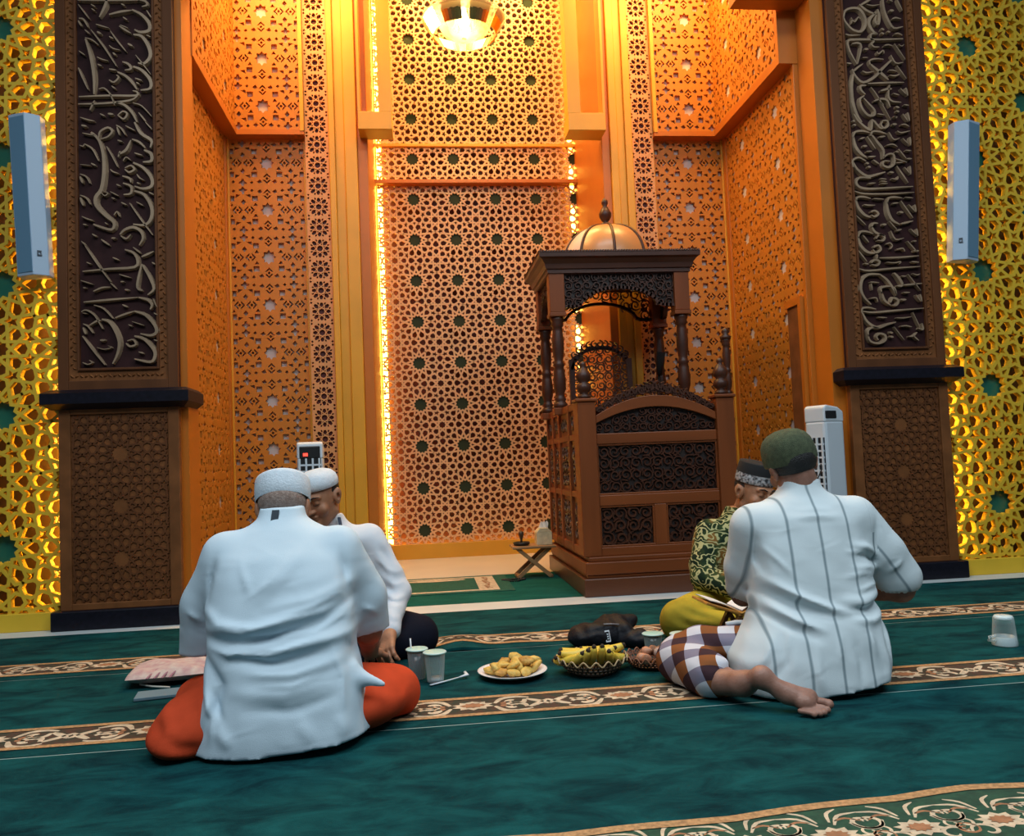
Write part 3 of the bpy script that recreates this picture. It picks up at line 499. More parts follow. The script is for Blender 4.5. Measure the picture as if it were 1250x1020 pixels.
# ---- niche walls
def fret_wall(name, P, u0, u1, v0, v1, off, root, back_d=.032):
    """plates of cut fretwork tiled over a rectangle, framed"""
    n = max(1, int((u1-u0)/FW)); m = int((v1-v0)/FH)
    su = (u1-u0)/(n*FW) ; sv = (v1-v0)/(m*FH)
    for i in range(n):
        mb = MB()
        for j in range(m):
            Q = lambda u, v, d, i=i, j=j: P(u0+((i+.5)*FW+u)*su, v0+((j+.5)*FH+v)*sv, d+off)
            add_plate(mb, FRETP, FRETH, Q, 0, back_d, 0, 0)
        mb.build('fretwork_panel', FRET, root)
def wall_box(P, u0, u1, v0, v1, d0, d1, mb=None):
    mb = mb or MB()
    a = [P(u, v, d) for d in (d0, d1) for v in (v0, v1) for u in (u0, u1)]
    return mb.add(a, [(0, 1, 3, 2), (4, 6, 7, 5), (0, 4, 5, 1), (2, 3, 7, 6), (0, 2, 6, 4), (1, 5, 7, 3)])
STEP = .10; ZL = 3.62
for nm, P, d in (('wall_left', PL(-1.505), 1), ('wall_right', PR(2.692), -1)):
    w = wall_box(P, .33, 1.75, 0, TOP, .0145, .10).build(nm, PALEWALL); w['kind'] = 'structure'
    fret_wall('side', P, .36, 1.62, .08, ZL-.03, 0, w, .014)
    fr = MB()
    wall_box(P, .33, 1.70, 0, .08, -.01, .034, fr); wall_box(P, .32, .36, 0, ZL-.03, -.01, .105, fr); wall_box(P, 1.62, 1.70, 0, ZL, -.012, .034, fr)
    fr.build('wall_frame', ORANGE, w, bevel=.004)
    lg = wall_box(P, .362, 1.588, ZL-.03, ZL+.03, -STEP-.01, .034); lg.build('wall_ledge', ORANGE, w)
    wall_box(P, .315, .361, ZL-.03, TOP, -STEP-.012, .104).build('wall_frame', ORANGE, w)
    up = wall_box(P, .362, 1.60, ZL+.03, TOP, -STEP+.0145, .03).build('upper_wall', PALEWALL, w)
    fret_wall('side', P, .36, 1.60, ZL+.03, TOP, -STEP, up, .014)
for nm, x0, x1 in (('wall_back', -1.505, -.865), ('wall_back', 2.05, 2.69)):
    P = PF(1.70)
    w = wall_box(P, x0, x1, 0, TOP, .033, .10).build(nm, PALEWALL); w['kind'] = 'structure'
    fret_wall('b', P, x0+.02, x1-.02, .08, ZL-.03, 0, w)
    fr = MB(); wall_box(P, x0, x1, 0, .08, -.01, .034, fr); wall_box(P, x0, x0+.022, 0, ZL, -.012, .034, fr); wall_box(P, x1-.022, x1, 0, ZL, -.012, .034, fr)
    fr.build('wall_frame', GOLD, w, bevel=.003)
    wall_box(P, x0, x1, ZL-.03, ZL+.01, -STEP-.01, .034).build('wall_ledge', ORANGE, w)
    up = wall_box(P, x0, x1, ZL+.01, TOP, -STEP+.03, .03).build('upper_wall', PALEWALL, w)
    fret_wall('b', P, x0+.02, x1-.02, ZL+.01, TOP, -STEP, up, .03)
    fr = MB(); wall_box(P, x0, x0+.03, ZL, TOP, -STEP-.015, .0, fr); wall_box(P, x1-.03, x1, ZL, TOP, -STEP-.015, .0, fr); fr.build('wall_frame', GOLD, up)
# narrow lattice strips
for k, x0 in enumerate((-.862, 1.862)):
    root = empty('lattice_strip', (x0+.093, 1.66, 0), ['narrow rosette lattice strip behind the two men in white caps', 'narrow rosette lattice strip behind the wooden pulpit'][k], 'lattice strip', 'narrow rosette strips beside the alcove')
    mb = MB(); z = .086
    while z < TOP: add_plate(mb, STRIPP, STRIPH, PF(1.64), 0, .02, x0+.093, z); z += SH
    mb.build('lattice', STRIPM, root); MB().box(x0, x0+.19, 1.661, 1.70, 0, TOP).build('backing', MAROON, root)
# alcove piers with stepped mouldings
for k, (xs, nm) in enumerate(((((-.67, -.622), (-.622, -.545), (-.545, -.445), (-.445, -.36)), 'wall_left'), (((2.05-.19, 1.80), (1.80, 1.735), (1.735, 1.67), (1.67, 1.60)), 'wall_right'))):
    x_out, x_in = xs[0][0], xs[-1][1]
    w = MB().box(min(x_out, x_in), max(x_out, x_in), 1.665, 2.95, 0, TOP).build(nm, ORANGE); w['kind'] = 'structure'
    for (a, b), y, m in zip(xs, (1.60, 1.625, 1.60, 1.63), (GOLD, GOLD, GOLD, ORANGE)):
        MB().box(min(a, b), max(a, b), y, 1.67, 0, TOP).build('moulding', m, w, bevel=.006)
# brackets with bars above
for k, (a, b, lab) in enumerate(((-.42, -.15, 'golden bracket and hanging bar at the alcove edge over the two men in white caps'), (1.598, 1.286, 'golden bracket and hanging bar at the alcove edge over the pulpit dome'))):
    s_ = 1 if b > a else -1
    root = empty('alcove_bracket', ((a+b)/2, 1.6, 3.57), lab, 'bracket', 'golden brackets framing the upper alcove')
    MB().box(min(a, b), max(a, b), 1.44, 1.66, 3.574, 3.72).build('bracket_block', GOLD, root, bevel=.004)
    MB().box(min(b, b-s_*.105), max(b, b-s_*.105), 1.44, 1.60, 3.72, TOP).build('upright_bar', GOLD, root)
    MB().box(min(a, a+s_*.02), max(a, a+s_*.02), 1.44, 1.60, 3.72, TOP).build('upright_bar', GOLD, root)
# corbels above the jambs
for k, (a, b) in enumerate(((-1.44, -.93), (2.235, 2.80))):
    o = MB().box(a, b, .08, .30, 3.965, TOP).build('trim_%d' % (2+k), ORANGE); o['kind'] = 'structure'
# door in the right side wall
d = empty('door_1', (2.68, .42, 0), kind='structure')
MB().box(2.655, 2.70, .37, .41, 0, 1.95).box(2.655, 2.70, .411, .62, 1.90, 1.95).build('door_frame', ORANGE, d)
MB().box(2.67, 2.72, .41, .60, 0, 1.90).build('door_leaf', BORDER, d)
# central lattice
root = empty('star_lattice_screen', (.64, 2.8, 0), 'tall cream star lattice with dark green rosette centres filling the central alcove', 'lattice screen')
sg, st = lattice(-.335, 1.60, .14, TOP, .3978, .0, .66)
MB().straps(sg, .0160, PF(2.79), 0, .02).build('lattice', STRAP, root)
MB().box(-.36, 1.60, 2.95, 3.0, 0, TOP).build('backing', MAROON, root)
for c in st:
    MB().prism(poly_at(star12(.062, .072), *c), PF(2.815), 0, .004).build('star_inlay', STARGREEN, root)
MB().box(-.36, 1.60, 2.765, 2.83, 0, .14).build('bottom_rail', GOLD, root, bevel=.004)
MB().box(-.36, 1.60, 2.70, 2.80, 3.575, 3.612).build('cross_rail', ORANGE, root, bevel=.004)
MB().box(-.36, 1.60, 2.76, 2.80, 3.955, 3.985).build('cross_rail', GOLD, root, bevel=.004)
for x in (-.325, 1.572): MB().box(x-.022, x+.022, 2.885, 2.905, .1, TOP).build('led_strip', LED, root)
MB().box(-.3, 1.56, 2.87, 2.89, .09, .11).build('led_strip', LED, root)

# ================================================================== CARPETS
def carpet_mat(name, c1, c2):
    m = mat(name, c1, .95, col2=c2, vscale=4.2, vstretch=(1, 1.9, 1), bump=.5, bscale=240, spec=.08, detail=9, nrough=.68, dist=.5)
    return m
CARPET = carpet_mat('teal_carpet_pile', (.0018, .022, .028), (.008, .090, .092))
CORD = mat('tan_carpet_cord', (.42, .23, .10), .95, var=.3, vscale=90)
BANDG = mat('dark_band_ground', (.030, .036, .022), .95, col2=(.085, .035, .02), vscale=30)
CREAM = mat('cream_floral_pile', (.58, .45, .31), .95, var=.2, vscale=40)
RUST = mat('rust_floral_pile', (.34, .15, .07), .95, var=.2, vscale=40)
SEAM = mat('pale_seam_tape', (.30, .40, .38), .9)
def ruffle(x, y, row):
    if row == 0: return .034*math.exp(-((x-.15)/.11)**2)*math.exp(-((y+1.02)/.16)**2) + .008*math.exp(-((x-.42)/.1)**2)*math.exp(-((y+1.02)/.12)**2)
    return 0
def sheet(x0, x1, y0, y1, z, row, nx, ny, thick=0):
    mb = MB(); vs = []
    for j in range(ny+1):
        for i in range(nx+1):
            x = x0+(x1-x0)*i/nx; y = y0+(y1-y0)*j/ny; vs.append((x, y, z+ruffle(x, y, row)))
    mb.add(vs, [(j*(nx+1)+i, j*(nx+1)+i+1, (j+1)*(nx+1)+i+1, (j+1)*(nx+1)+i) for j in range(ny) for i in range(nx)])
    if thick: mb.add([(x, y, z+ruffle(x, y, row)-thick*q) for q in (0, 1) for x in (x0+(x1-x0)*i/nx for i in range(nx+1)) for y in (y0,)], [(i+1, i, nx+1+i, nx+2+i) for i in range(nx)])
    return mb
def flat_stroke(mb, pts, w, row, z=.0016):
    P = lambda u, v, d: (u, v, z-d+ruffle(u, v, row))
    m = stroke_mesh(pts, w, P, 0, .0012); mb.add(m.v, m.f)
def spiral(cx, cy, R, a0, turns, sgn, n=9, r1=.22):
    return [(cx+R*(1-(1-r1)*k/(n-1))*math.cos(a0+sgn*turns*2*math.pi*k/(n-1)), cy+R*(1-(1-r1)*k/(n-1))*math.sin(a0+sgn*turns*2*math.pi*k/(n-1))) for k in range(n)]
def blossom(mb, cx, cy, r, row, z=.0022, n=10):
    pts = [(cx+r*(1.0 if k % 2 else .72)*1.45*math.cos(math.pi*k/n), cy+r*(1.0 if k % 2 else .72)*math.sin(math.pi*k/n)) for k in range(2*n)]
    mb.add([(u, v, z+ruffle(u, v, row)) for u, v in pts], [tuple(range(2*n))])
def carpet(name, y_far, y_near, band, row, label):
    root = empty(name, (.8, (y_far+y_near)/2, -.012), label, 'carpet', 'green mosque carpet runners')
    x0, x1 = -4.4, 6.0
    sheet(x0, x1, y_near, y_far, 0, row, 260, 14, .012).build('pile', CARPET, root)
    MB().box(x0, x1, y_near-.006, y_near-.001, -.012, -.001).build('seam', SEAM, root)
    if band:
        b0, b1 = band; c = .028
        sheet(-4.4, 6.0, b0+c, b1-c, .0006, row, 260, 4).build('band_ground', BANDG, root)
        for a, b in ((b0, b0+c), (b1-c, b1)): sheet(-4.4, 6.0, a, b, .0025, row, 260, 1).build('cord', CORD, root)
        cr, ru = MB(), MB(); ym = (b0+b1)/2; H = (b1-b0)/2-c; x = -2.6; k = 0
        while x < 3.6:
            blossom(cr, x, ym, H*.62, row); blossom(ru, x, ym, H*.62*.55, row, .0034)
            ru.v = [(p[0], p[1], p[2]+.0000) for p in ru.v]
            flat_stroke(ru, [(x-.045, ym), (x, ym+.012), (x+.045, ym)], .012, row, .004)
            flat_stroke(cr, [(x-.03, ym+.03), (x, ym+.04), (x+.03, ym+.03)], .012, row, .004)
            for s in (-1, 1):
                for t in (-1, 1):
                    flat_stroke(cr, spiral(x+s*.15, ym+t*H*.35, H*.5, math.pi/2*(1-s)+.3*t, .85, -s*t), .030, row)
                    flat_stroke(cr, [(x+s*.08, ym+t*H*.2), (x+s*.11, ym+t*H*.8), (x+s*.16, ym+t*H*.95), (x+s*.21, ym+t*H*.75)], .026, row)
                    flat_stroke(ru, [(x+s*.10, ym+t*H*.1), (x+s*.14, ym+t*H*.3)], .028, row)
                    flat_stroke(cr, [(x+s*.20, ym+t*H*.55), (x+s*.24, ym+t*H*.15), (x+s*.275, ym-t*H*.3)], .028, row)
            x += .55
        setp(cr.build('floral_pattern', CREAM, root), kind='stuff'); setp(ru.build('floral_pattern', RUST, root), kind='stuff')
    return root
carpet('carpet_runner', -.107, -1.150, (-1.078, -.842), 0, 'green carpet runner along the white marble strip with rippled floral border')
carpet('carpet_runner', -1.158, -2.232, (-2.158, -1.926), 1, 'green carpet runner under the snack plate and fruit baskets')
near = carpet('carpet_runner', -2.242, -3.335, None, 2, 'green carpet runner under the bare foot with scalloped tan border')
carpet('carpet_runner', -3.343, -6.2, None, 3, 'green carpet runner in front of the scalloped border')
# scalloped ornament of the near runner
def scallop(x):
    t = ((x-1.337+5.5*.42) % .42)/.42
    k = abs(x-1.337)
    return -3.118+.052*max(0, 1-k/.75)+.012*math.sin(math.pi*t)
xs = np.linspace(-.2, 3.2, 171)
cd = MB(); gr = MB()
cd.add([(x, scallop(x)+d, .0032) for x in xs for d in (-.016, .016)], [(2*i, 2*i+2, 2*i+3, 2*i+1) for i in range(170)])
gr.add([(x, y, .0012) for x in xs for y in (-3.32, scallop(x))], [(2*i, 2*i+2, 2*i+3, 2*i+1) for i in range(170)])
cd.build('cord', CORD, near); gr.build('band_ground', mat('deep_green_ground', (.010, .04, .024), .95, col2=(.02, .075, .04), vscale=40), near)
cr, ru = MB(), MB(); r_ = random.Random(3)
for x in np.arange(.1, 2.6, .20):
    y = -3.215; blossom(cr, x, y-.02, .042, 2); blossom(ru, x, y-.02, .022, 2, .0034)
    for s in (-1, 1):
        flat_stroke(cr, spiral(x+s*.095, y+.035, .045, math.pi/2*(1-s), 1.0, -s), .017, 2)
        flat_stroke(cr, spiral(x+s*.06, y-.06, .038, math.pi/2*(1-s), .9, s), .015, 2)
        flat_stroke(cr, [(x+s*.02, y+.03), (x+s*.05, y+.075), (x+s*.10, y+.085)], .015, 2)
        flat_stroke(ru, [(x+s*.03, y+.05), (x+s*.06, y+.06), (x+s*.09, y+.04)], .013, 2)
        flat_stroke(ru, spiral(x+s*.10, y-.04, .03, 0, .8, s), .012, 2)
        flat_stroke(cr, spiral(x+s*.085, y-.015, .022, math.pi/2, .9, s), .012, 2)
        flat_stroke(cr, [(x+s*.015, y+.045), (x+s*.03, y+.09), (x+s*.06, y+.11)], .014, 2)
setp(cr.build('floral_pattern', CREAM, near), kind='stuff'); setp(ru.build('floral_pattern', RUST, near), kind='stuff')
# niche carpet, prayer rug
nc = MB().box(-1.5, 2.68, .155, 1.395, -.012, .0).build('niche_carpet', carpet_mat('niche_carpet_pile', (.006, .075, .060), (.012, .12, .098)))
setp(nc, 'plain green carpet inside the niche under the prayer rug', 'carpet')
rug = empty('prayer_rug', (.10, .97, 0), 'green prayer rug with cream border lying in the niche', 'prayer rug')
MB().box(-.45, .60, .555, 1.36, 0, .006).build('rug_pile', mat('rug_green', (.008, .09, .06), .95, var=.2, vscale=30, bump=.3, bscale=200), rug, bevel=.002)
bm_ = MB()
for i, (a, b, c, d) in enumerate(((-.36, .50, .61, .66), (-.36, .50, 1.25, 1.30), (-.36, -.22, .66, 1.25), (.36, .50, .66, 1.25))): bm_.box(a, b, c, d, .005, .0075)
bm_.build('rug_border', CREAM, rug)
rb = MB()
for k in range(14): flat_stroke(rb, spiral(.43, .70+k*.04, .025, k, .7, 1), .012, 9, .0095)
MB().add([(x, y, .0092) for x, y in [(.07+.22*math.cos(a), 1.17+.055*math.sin(a)) for a in np.linspace(0, 2*math.pi, 20, endpoint=False)]], [tuple(range(20))]).build('rug_medallion', CREAM, rug)
rb.build('rug_motif', RUST, rug)

# ================================================================== PULPIT
WOOD = mat('mahogany_wood', (.205, .052, .013), .42, var=.22, vscale=5, vstretch=(1, 1, .12), spec=.3)
WOODH = mat('mahogany_rail', (.205, .052, .013), .42, var=.22, vscale=5, vstretch=(.12, 1, 1), spec=.3)
CARVE = mat('dark_mahogany_carving', (.062, .019, .009), .42, var=.2, vscale=14, spec=.4)
CARVEB = mat('dark_carving_ground', (.018, .008, .006), .6)
DOMEW = mat('dome_pale_panel', (.80, .62, .52), .35, coat=.3)
DOMEO = mat('dome_copper_panel', (.58, .26, .09), .35, coat=.3)
pul = empty('pulpit', (1.53, .95, 0), 'carved mahogany pulpit with ribbed dome canopy and turned posts', 'pulpit')
def scrollwork(mb, u0, u1, v0, v1, R, P, d0, d1, w, seed=0, mask=None):
    r = random.Random(seed); nx = max(1, round((u1-u0)/(2*R))); ny = max(1, round((v1-v0)/(2*R)))
    dx, dy = (u1-u0)/nx, (v1-v0)/ny; um = (u0+u1)/2
    for j in range(ny):
        for i in range(nx):
            cx, cy = u0+(i+.5)*dx, v0+(j+.5)*dy; s = 1 if (i+j) % 2 else -1
            if cx > um: s = -s
            a0 = r.uniform(0, 6.28); RR = min(dx, dy)*.5*1.08
            if mask and not mask(cx, cy): continue
            for pts, ww in ((spiral(cx, cy, RR, a0, 1.35, s, 11), w), ([(cx+RR*math.cos(a0+1.6), cy+RR*math.sin(a0+1.6)), (cx+RR*1.15*math.cos(a0+2.2), cy+RR*1.15*math.sin(a0+2.2)), (cx+RR*1.4*math.cos(a0+2.6), cy+RR*1.4*math.sin(a0+2.6))], w*.9),
                            ([(cx+RR*math.cos(a0+3.6), cy+RR*math.sin(a0+3.6)), (cx+RR*1.2*math.cos(a0+4.0), cy+RR*1.2*math.sin(a0+4.0)), (cx+RR*1.3*math.cos(a0+4.7), cy+RR*1.3*math.sin(a0+4.7))], w*.9)):
                pts = [(min(max(x, u0+w*.4), u1-w*.4), min(max(y, v0+w*.4), v1-w*.4)) for x, y in pts]
                m = stroke_mesh(pts, w, P, d0+r.uniform(0, .0015), d1); mb.add(m.v, m.f)
    return mb
def carved_panel(u0, u1, v0, v1, P, R, w, parent, seed=1, name='carved_panel'):
    o = wall_box(P, u0, u1, v0, v1, .022, .03).build(name, CARVEB, parent)
    scrollwork(MB(), u0, u1, v0, v1, R, P, .004, .023, w, seed).build('carving', CARVE, o)
    f = MB(); t = .012
    for k, (a, b, c, d) in enumerate(((u0-t, u1+t, v0-t, v0), (u0-t, u1+t, v1, v1+t), (u0-t, u0, v0, v1), (u1, u1+t, v0, v1))): wall_box(P, a, b, c, d, -.004, .03, f)
    f.build('panel_moulding', WOODH, o, bevel=.003)
    return o
YF = .16; XL, XR = 1.005, 2.055
# stepped base
for k, (e, z0, z1) in enumerate(((.045, 0, .115), (.02, .115, .135), (.03, .135, .215), (.0, .215, .245))):
    MB().box(XL-e+.03, XR+e-.0, YF-e-.02, 1.56, z0, z1).build('base_tier', [mat('base_dark_mahogany', (.10, .030, .012), .35, var=.2, vscale=4, vstretch=(.2, 1, 1), coat=.2), WOODH, WOODH, WOODH][k], pul, bevel=.006)
# front corner posts
def finial(cx, cy, z, s, prof):
    return MB().lathe([(r*s, h*s) for r, h in prof], (cx, cy, z), 14)
FIN = [(.05, 0), (.055, .02), (.04, .035), (.03, .045), (.052, .06), (.06, .09), (.05, .115), (.034, .125), (.052, .145), (.060, .175), (.05, .205), (.03, .23), (.02, .245), (.026, .26), (.022, .28), (.004, .29)]
for x in (XL+.06, XR-.06):
    o = MB().box(x-.06, x+.06, YF, YF+.12, .245, 1.245).build('corner_post', WOOD, pul, bevel=.006)
    MB().box(x-.072, x+.072, YF-.012, YF+.132, 1.245, 1.265).build('post_cap', WOODH, o, bevel=.005)
    finial(x, YF+.06, 1.265, .86, FIN).build('finial', CARVE, o, smooth=True)
PFr = PF(YF+.03); u0, u1 = XL+.12, XR-.12
body = MB().box(u0, u1, YF+.06, YF+.10, .245, 1.20).build('front_board', WOOD, pul)
fr = []
for a, b in ((.245, .30), (.565, .635), (.965, 1.035)): MB().box(u0, u1, YF+.02, YF+.07, a, b).build('front_rail', WOODH, pul, bevel=.005)
MB().box((u0+u1)/2-.04, (u0+u1)/2+.04, YF+.022, YF+.07, .30, .565).build('front_muntin', WOOD, pul, bevel=.004)
carved_panel(u0+.012, (u0+u1)/2-.052, .312, .553, PFr, .047, .020, pul, 3)
carved_panel((u0+u1)/2+.052, u1-.012, .312, .553, PFr, .047, .020, pul, 4)
carved_panel(u0+.012, u1-.012, .647, .953, PFr, .036, .014, pul, 5)
# arched top panel and rail
um = (u0+u1)/2; hwid = (u1-u0)/2
arc = lambda u, base, rise: base+rise*(1-((u-um)/hwid)**2)
n = 24; us = np.linspace(u0, u1, n+1)
op = MB().prism([(u0, 1.035)]+[(u1, 1.035)]+[(u, arc(u, 1.10, .10)) for u in us[::-1]], PFr, .022, .03).build('arched_panel', CARVEB, pul)
mbk = MB(); scrollwork(mbk, u0, u1, 1.045, 1.20, .028, PFr, .006, .023, .012, 6, lambda u, v: v < arc(u, 1.10, .10)-.02); mbk.build('carving', CARVE, op)
MB().prism([(u, arc(u, 1.10, .10)) for u in us]+[(u, arc(u, 1.15, .125)) for u in us[::-1]], PFr, -.012, .05).build('arched_rail', WOODH, pul, bevel=.004)
cr_ = MB()
for u in np.linspace(u0+.04, u1-.04, 15):
    b = arc(u, 1.16, .125); k = 1-abs(u-um)/hwid
    for s in (-1, 1):
        m = stroke_mesh(spiral(u+s*.018, b+.012+.03*k, .026+.016*k, math.pi/2, 1.1, s, 9), .016, PFr, -.004, .02); cr_.add(m.v, m.f)
    m = stroke_mesh([(u-.03, b), (u, b+.02+.05*k), (u+.03, b)], .026, PFr, -.008, .02); cr_.add(m.v, m.f)
for s in (-1, 1):
    for q in range(3):
        m = stroke_mesh(spiral(um+s*(.03+.03*q), arc(um, 1.16, .125)+.05-.012*q, .035, math.pi/2, 1.2, s, 9), .02, PFr, -.012, .02); cr_.add(m.v, m.f)
cr_.build('carved_crest', CARVE, pul)
# sides
for X, P, nm in ((XL+.02, PR(XL+.02), 'l'), (XR-.02, PL(XR-.02), 'r')):
    o = wall_box(P, YF+.12, 1.52, .245, 1.25, .0, .04).build('side_board', WOOD, pul)
    if nm == 'l':
        f = MB()
        for a, b in ((YF+.12, YF+.17), (.52, .58), (.92, .98), (1.20, 1.25), (1.47, 1.52)): wall_box(P, a, b, .245, 1.25, -.018, .01, f)
        for a, b in ((.245, .30), (.62, .66), (1.0, 1.04), (1.20, 1.25)): wall_box(P, YF+.12, 1.52, a, b, -.015, .01, f)
        f.build('side_frame', WOOD, pul, bevel=.004)
        for a, b in ((YF+.18, .51), (.59, .91), (.99, 1.19), (1.26, 1.46)):
            for c, d in ((.31, .61), (.67, .99), (1.05, 1.19)):
                q = MB(); scrollwork(q, a+.02, b-.02, c+.02, d-.02, .05, P, -.010, .004, .018, int(c*10+a*7)); q.build('carving', CARVE, o)
MB().box(XL+.06, XR-.06, .80, 1.50, .60, .64).build('seat', WOODH, pul)
# turned canopy posts
TP = [(.052, 0), (.052, .03), (.042, .04), (.036, .05), (.046, .065), (.034, .08), (.032, .10), (.044, .14), (.046, .2), (.040, .27), (.034, .30), (.044, .315), (.036, .33), (.032, .35), (.041, .40), (.044, .48), (.038, .56), (.034, .59), (.048, .605), (.040, .625), (.05, .645), (.05, .665)]
PY = (.83, 1.42); PX = (1.012, 1.948)
for y in PY:
    for x in PX:
        o = MB().lathe([(r, z*1.0) for r, z in TP], (x, y, 1.25), 14).build('canopy_post', CARVE, pul, smooth=True)
        MB().box(x-.062, x+.062, y-.062, y+.062, 1.915, 1.945).box(x-.056, x+.056, y-.056, y+.056, 1.946, 2.235).build('post_block', WOOD, o, bevel=.004)
        MB().box(x-.056, x+.056, y-.056, y+.056, 1.20, 1.25).build('post_foot', WOOD, o, bevel=.004)
# friezes with arched openwork
def frieze(P, u0, u1, solid, parent):
    um, hw = (u0+u1)/2, (u1-u0)/2
    low = lambda u: 1.99+.135*max(0, 1-((u-um)/(hw*.72))**2)**.6 if abs(u-um) < hw*.72 else 1.99-.0*hw
    us = np.linspace(u0, u1, 29)
    if solid:
        o = MB().prism([(u, low(u)) for u in us]+[(u1, 2.235), (u0, 2.235)], P, .012, .022).build('arched_frieze', CARVEB, parent)
    else: o = parent
    m = MB(); scrollwork(m, u0, u1, 1.985, 2.235, .034 if solid else .04, P, -.006, .013, .013, 9, lambda u, v: v > low(u)+.015)
    for a, b in zip(us[:-1], us[1:]): m.straps([((a, low(a)), (b, low(b)))], .022, P, -.01, .024, True)
    m.straps([((u0, 2.232), (u1, 2.232))], .02, P, -.01, .024, True)
    m.build('openwork_carving', CARVE, o)
frieze(PF(PY[0]-.03), PX[0]+.056, PX[1]-.056, True, pul)
frieze(PF(PY[1]), PX[0]+.056, PX[1]-.056, False, pul)
frieze(PR(PX[0]-.03), PY[0]+.056, PY[1]-.056, True, pul)
frieze(PL(PX[1]+.03), PY[0]+.056, PY[1]-.056, True, pul)
# roof with crown cornice
cx, cy = (PX[0]+PX[1])/2, (PY[0]+PY[1])/2; ax, ay = (PX[1]-PX[0])/2+.052, (PY[1]-PY[0])/2+.052
rf = MB(); prev = None
steps = [(.0, 2.225), (.014, 2.23), (.015, 2.255), (.027, 2.26), (.034, 2.295), (.056, 2.325), (.076, 2.338), (.078, 2.37), (.03, 2.375)]
vs = []
for e, z in steps: vs += [(cx-ax-e, cy-ay-e, z), (cx+ax+e, cy-ay-e, z), (cx+ax+e, cy+ay+e, z), (cx-ax-e, cy+ay+e, z)]
rf.add(vs, [(4*i+k, 4*i+(k+1) % 4, 4*i+4+(k+1) % 4, 4*i+4+k) for i in range(len(steps)-1) for k in range(4)]+[(3, 2, 1, 0), tuple(4*(len(steps)-1)+k for k in range(4))])
roof = rf.build('roof_cornice', mat('cornice_wood', (.075, .024, .012), .4, var=.2, vscale=4, coat=.2), pul)
dt = MB(); e = .074
for k in range(60):
    x = cx-ax-e+(2*ax+2*e)*(k+.5)/60; dt.lathe([(.0, .0), (.011, .0), (.009, .012), (.0, .016)], (x, cy-ay-e, 2.37), 6, cap=False)
for k in range(44):
    y = cy-ay-e+(2*ay+2*e)*(k+.5)/44; dt.lathe([(.0, .0), (.011, .0), (.009, .012), (.0, .016)], (cx-ax-e, y, 2.37), 6, cap=False)
dt.build('cornice_beading', CARVE, roof)
# ribbed dome
R0, HD = .335, .30; N = 8; Z0 = 2.375
domeprof = [(R0*math.cos(t)**.85, HD*math.sin(t)) for t in np.linspace(0, math.pi/2-.08, 12)]
for k in range(N):
    a0, a1 = 2*math.pi*(k-.5)/N-.45, 2*math.pi*(k+.5)/N-.45; m = MB(); vs = []
    for r, z in domeprof:
        for t in np.linspace(a0, a1, 5): vs.append((cx+r*math.cos(t), cy+r*math.sin(t), Z0+z))
    m.add(vs, [(i*5+j, i*5+j+1, i*5+6+j, i*5+5+j) for i in range(11) for j in range(4)]).build('dome_panel', DOMEW if k == 5 else DOMEO, pul, smooth=True)
    MB().tube([(cx+(r+.004)*math.cos(a0), cy+(r+.004)*math.sin(a0), Z0+z) for r, z in domeprof], .011, 6).build('dome_rib', CARVE, pul, smooth=True)
finial(cx, cy, Z0+HD-.01, .85, [(.045, 0), (.06, .02), (.045, .04), (.02, .05), (.035, .065), (.055, .10), (.058, .13), (.04, .165), (.018, .20), (.03, .225), (.03, .245), (.004, .28)]).build('finial', CARVE, pul, smooth=True)
# carved seat back seen through the canopy
P = PF(1.40); sb0, sb1 = 1.215, 1.685; sm = (sb0+sb1)/2
m = MB(); low = lambda u: 1.60+.16*max(0, 1-((u-sm)/.23)**2)**.5
scrollwork(m, sb0, sb1, 1.0, 1.78, .036, P, -.006, .012, .013, 12, lambda u, v: v < low(u))
for k in range(11):
    u = sb0+.03+(sb1-sb0-.06)*k/10; q = stroke_mesh(spiral(u, low(u)+.035, .032, math.pi/2, 1.2, 1 if k < 5 else -1, 9), .016, P, -.01, .014); m.add(q.v, q.f)
m.straps([((sb0, 1.0), (sb0, 1.66)), ((sb1, 1.0), (sb1, 1.66))], .04, P, -.012, .03, True)
us = np.linspace(sb0, sb1, 17)
for a, b in zip(us[:-1], us[1:]): m.straps([((a, low(a)), (b, low(b)))], .022, P, -.012, .02, True)
m.build('carved_seat_back', CARVE, pul)
# tall slender baluster at the stair side
MB().tube([(XR+.06, .40, .0), (XR+.06, .40, 1.25)], .03, 10).lathe([(r*.62, z*.62) for r, z in TP], (XR+.06, .40, 1.25), 12).lathe([(.034, 0), (.04, .02), (.018, .035), (.028, .055), (.02, .075), (.003, .085)], (XR+.06, .40, 1.66), 12).build('stair_baluster', CARVE, pul, smooth=True)
mc = MB().tube([(1.90, 1.35, 1.2), (1.90, 1.30, 1.55)], .012, 8).tube([(1.90, 1.30, 1.52), (1.915, 1.27, 1.70)], [.022, .036], 10).build('microphone', mat('black_foam', (.012, .011, .011), .9), pul, smooth=True)

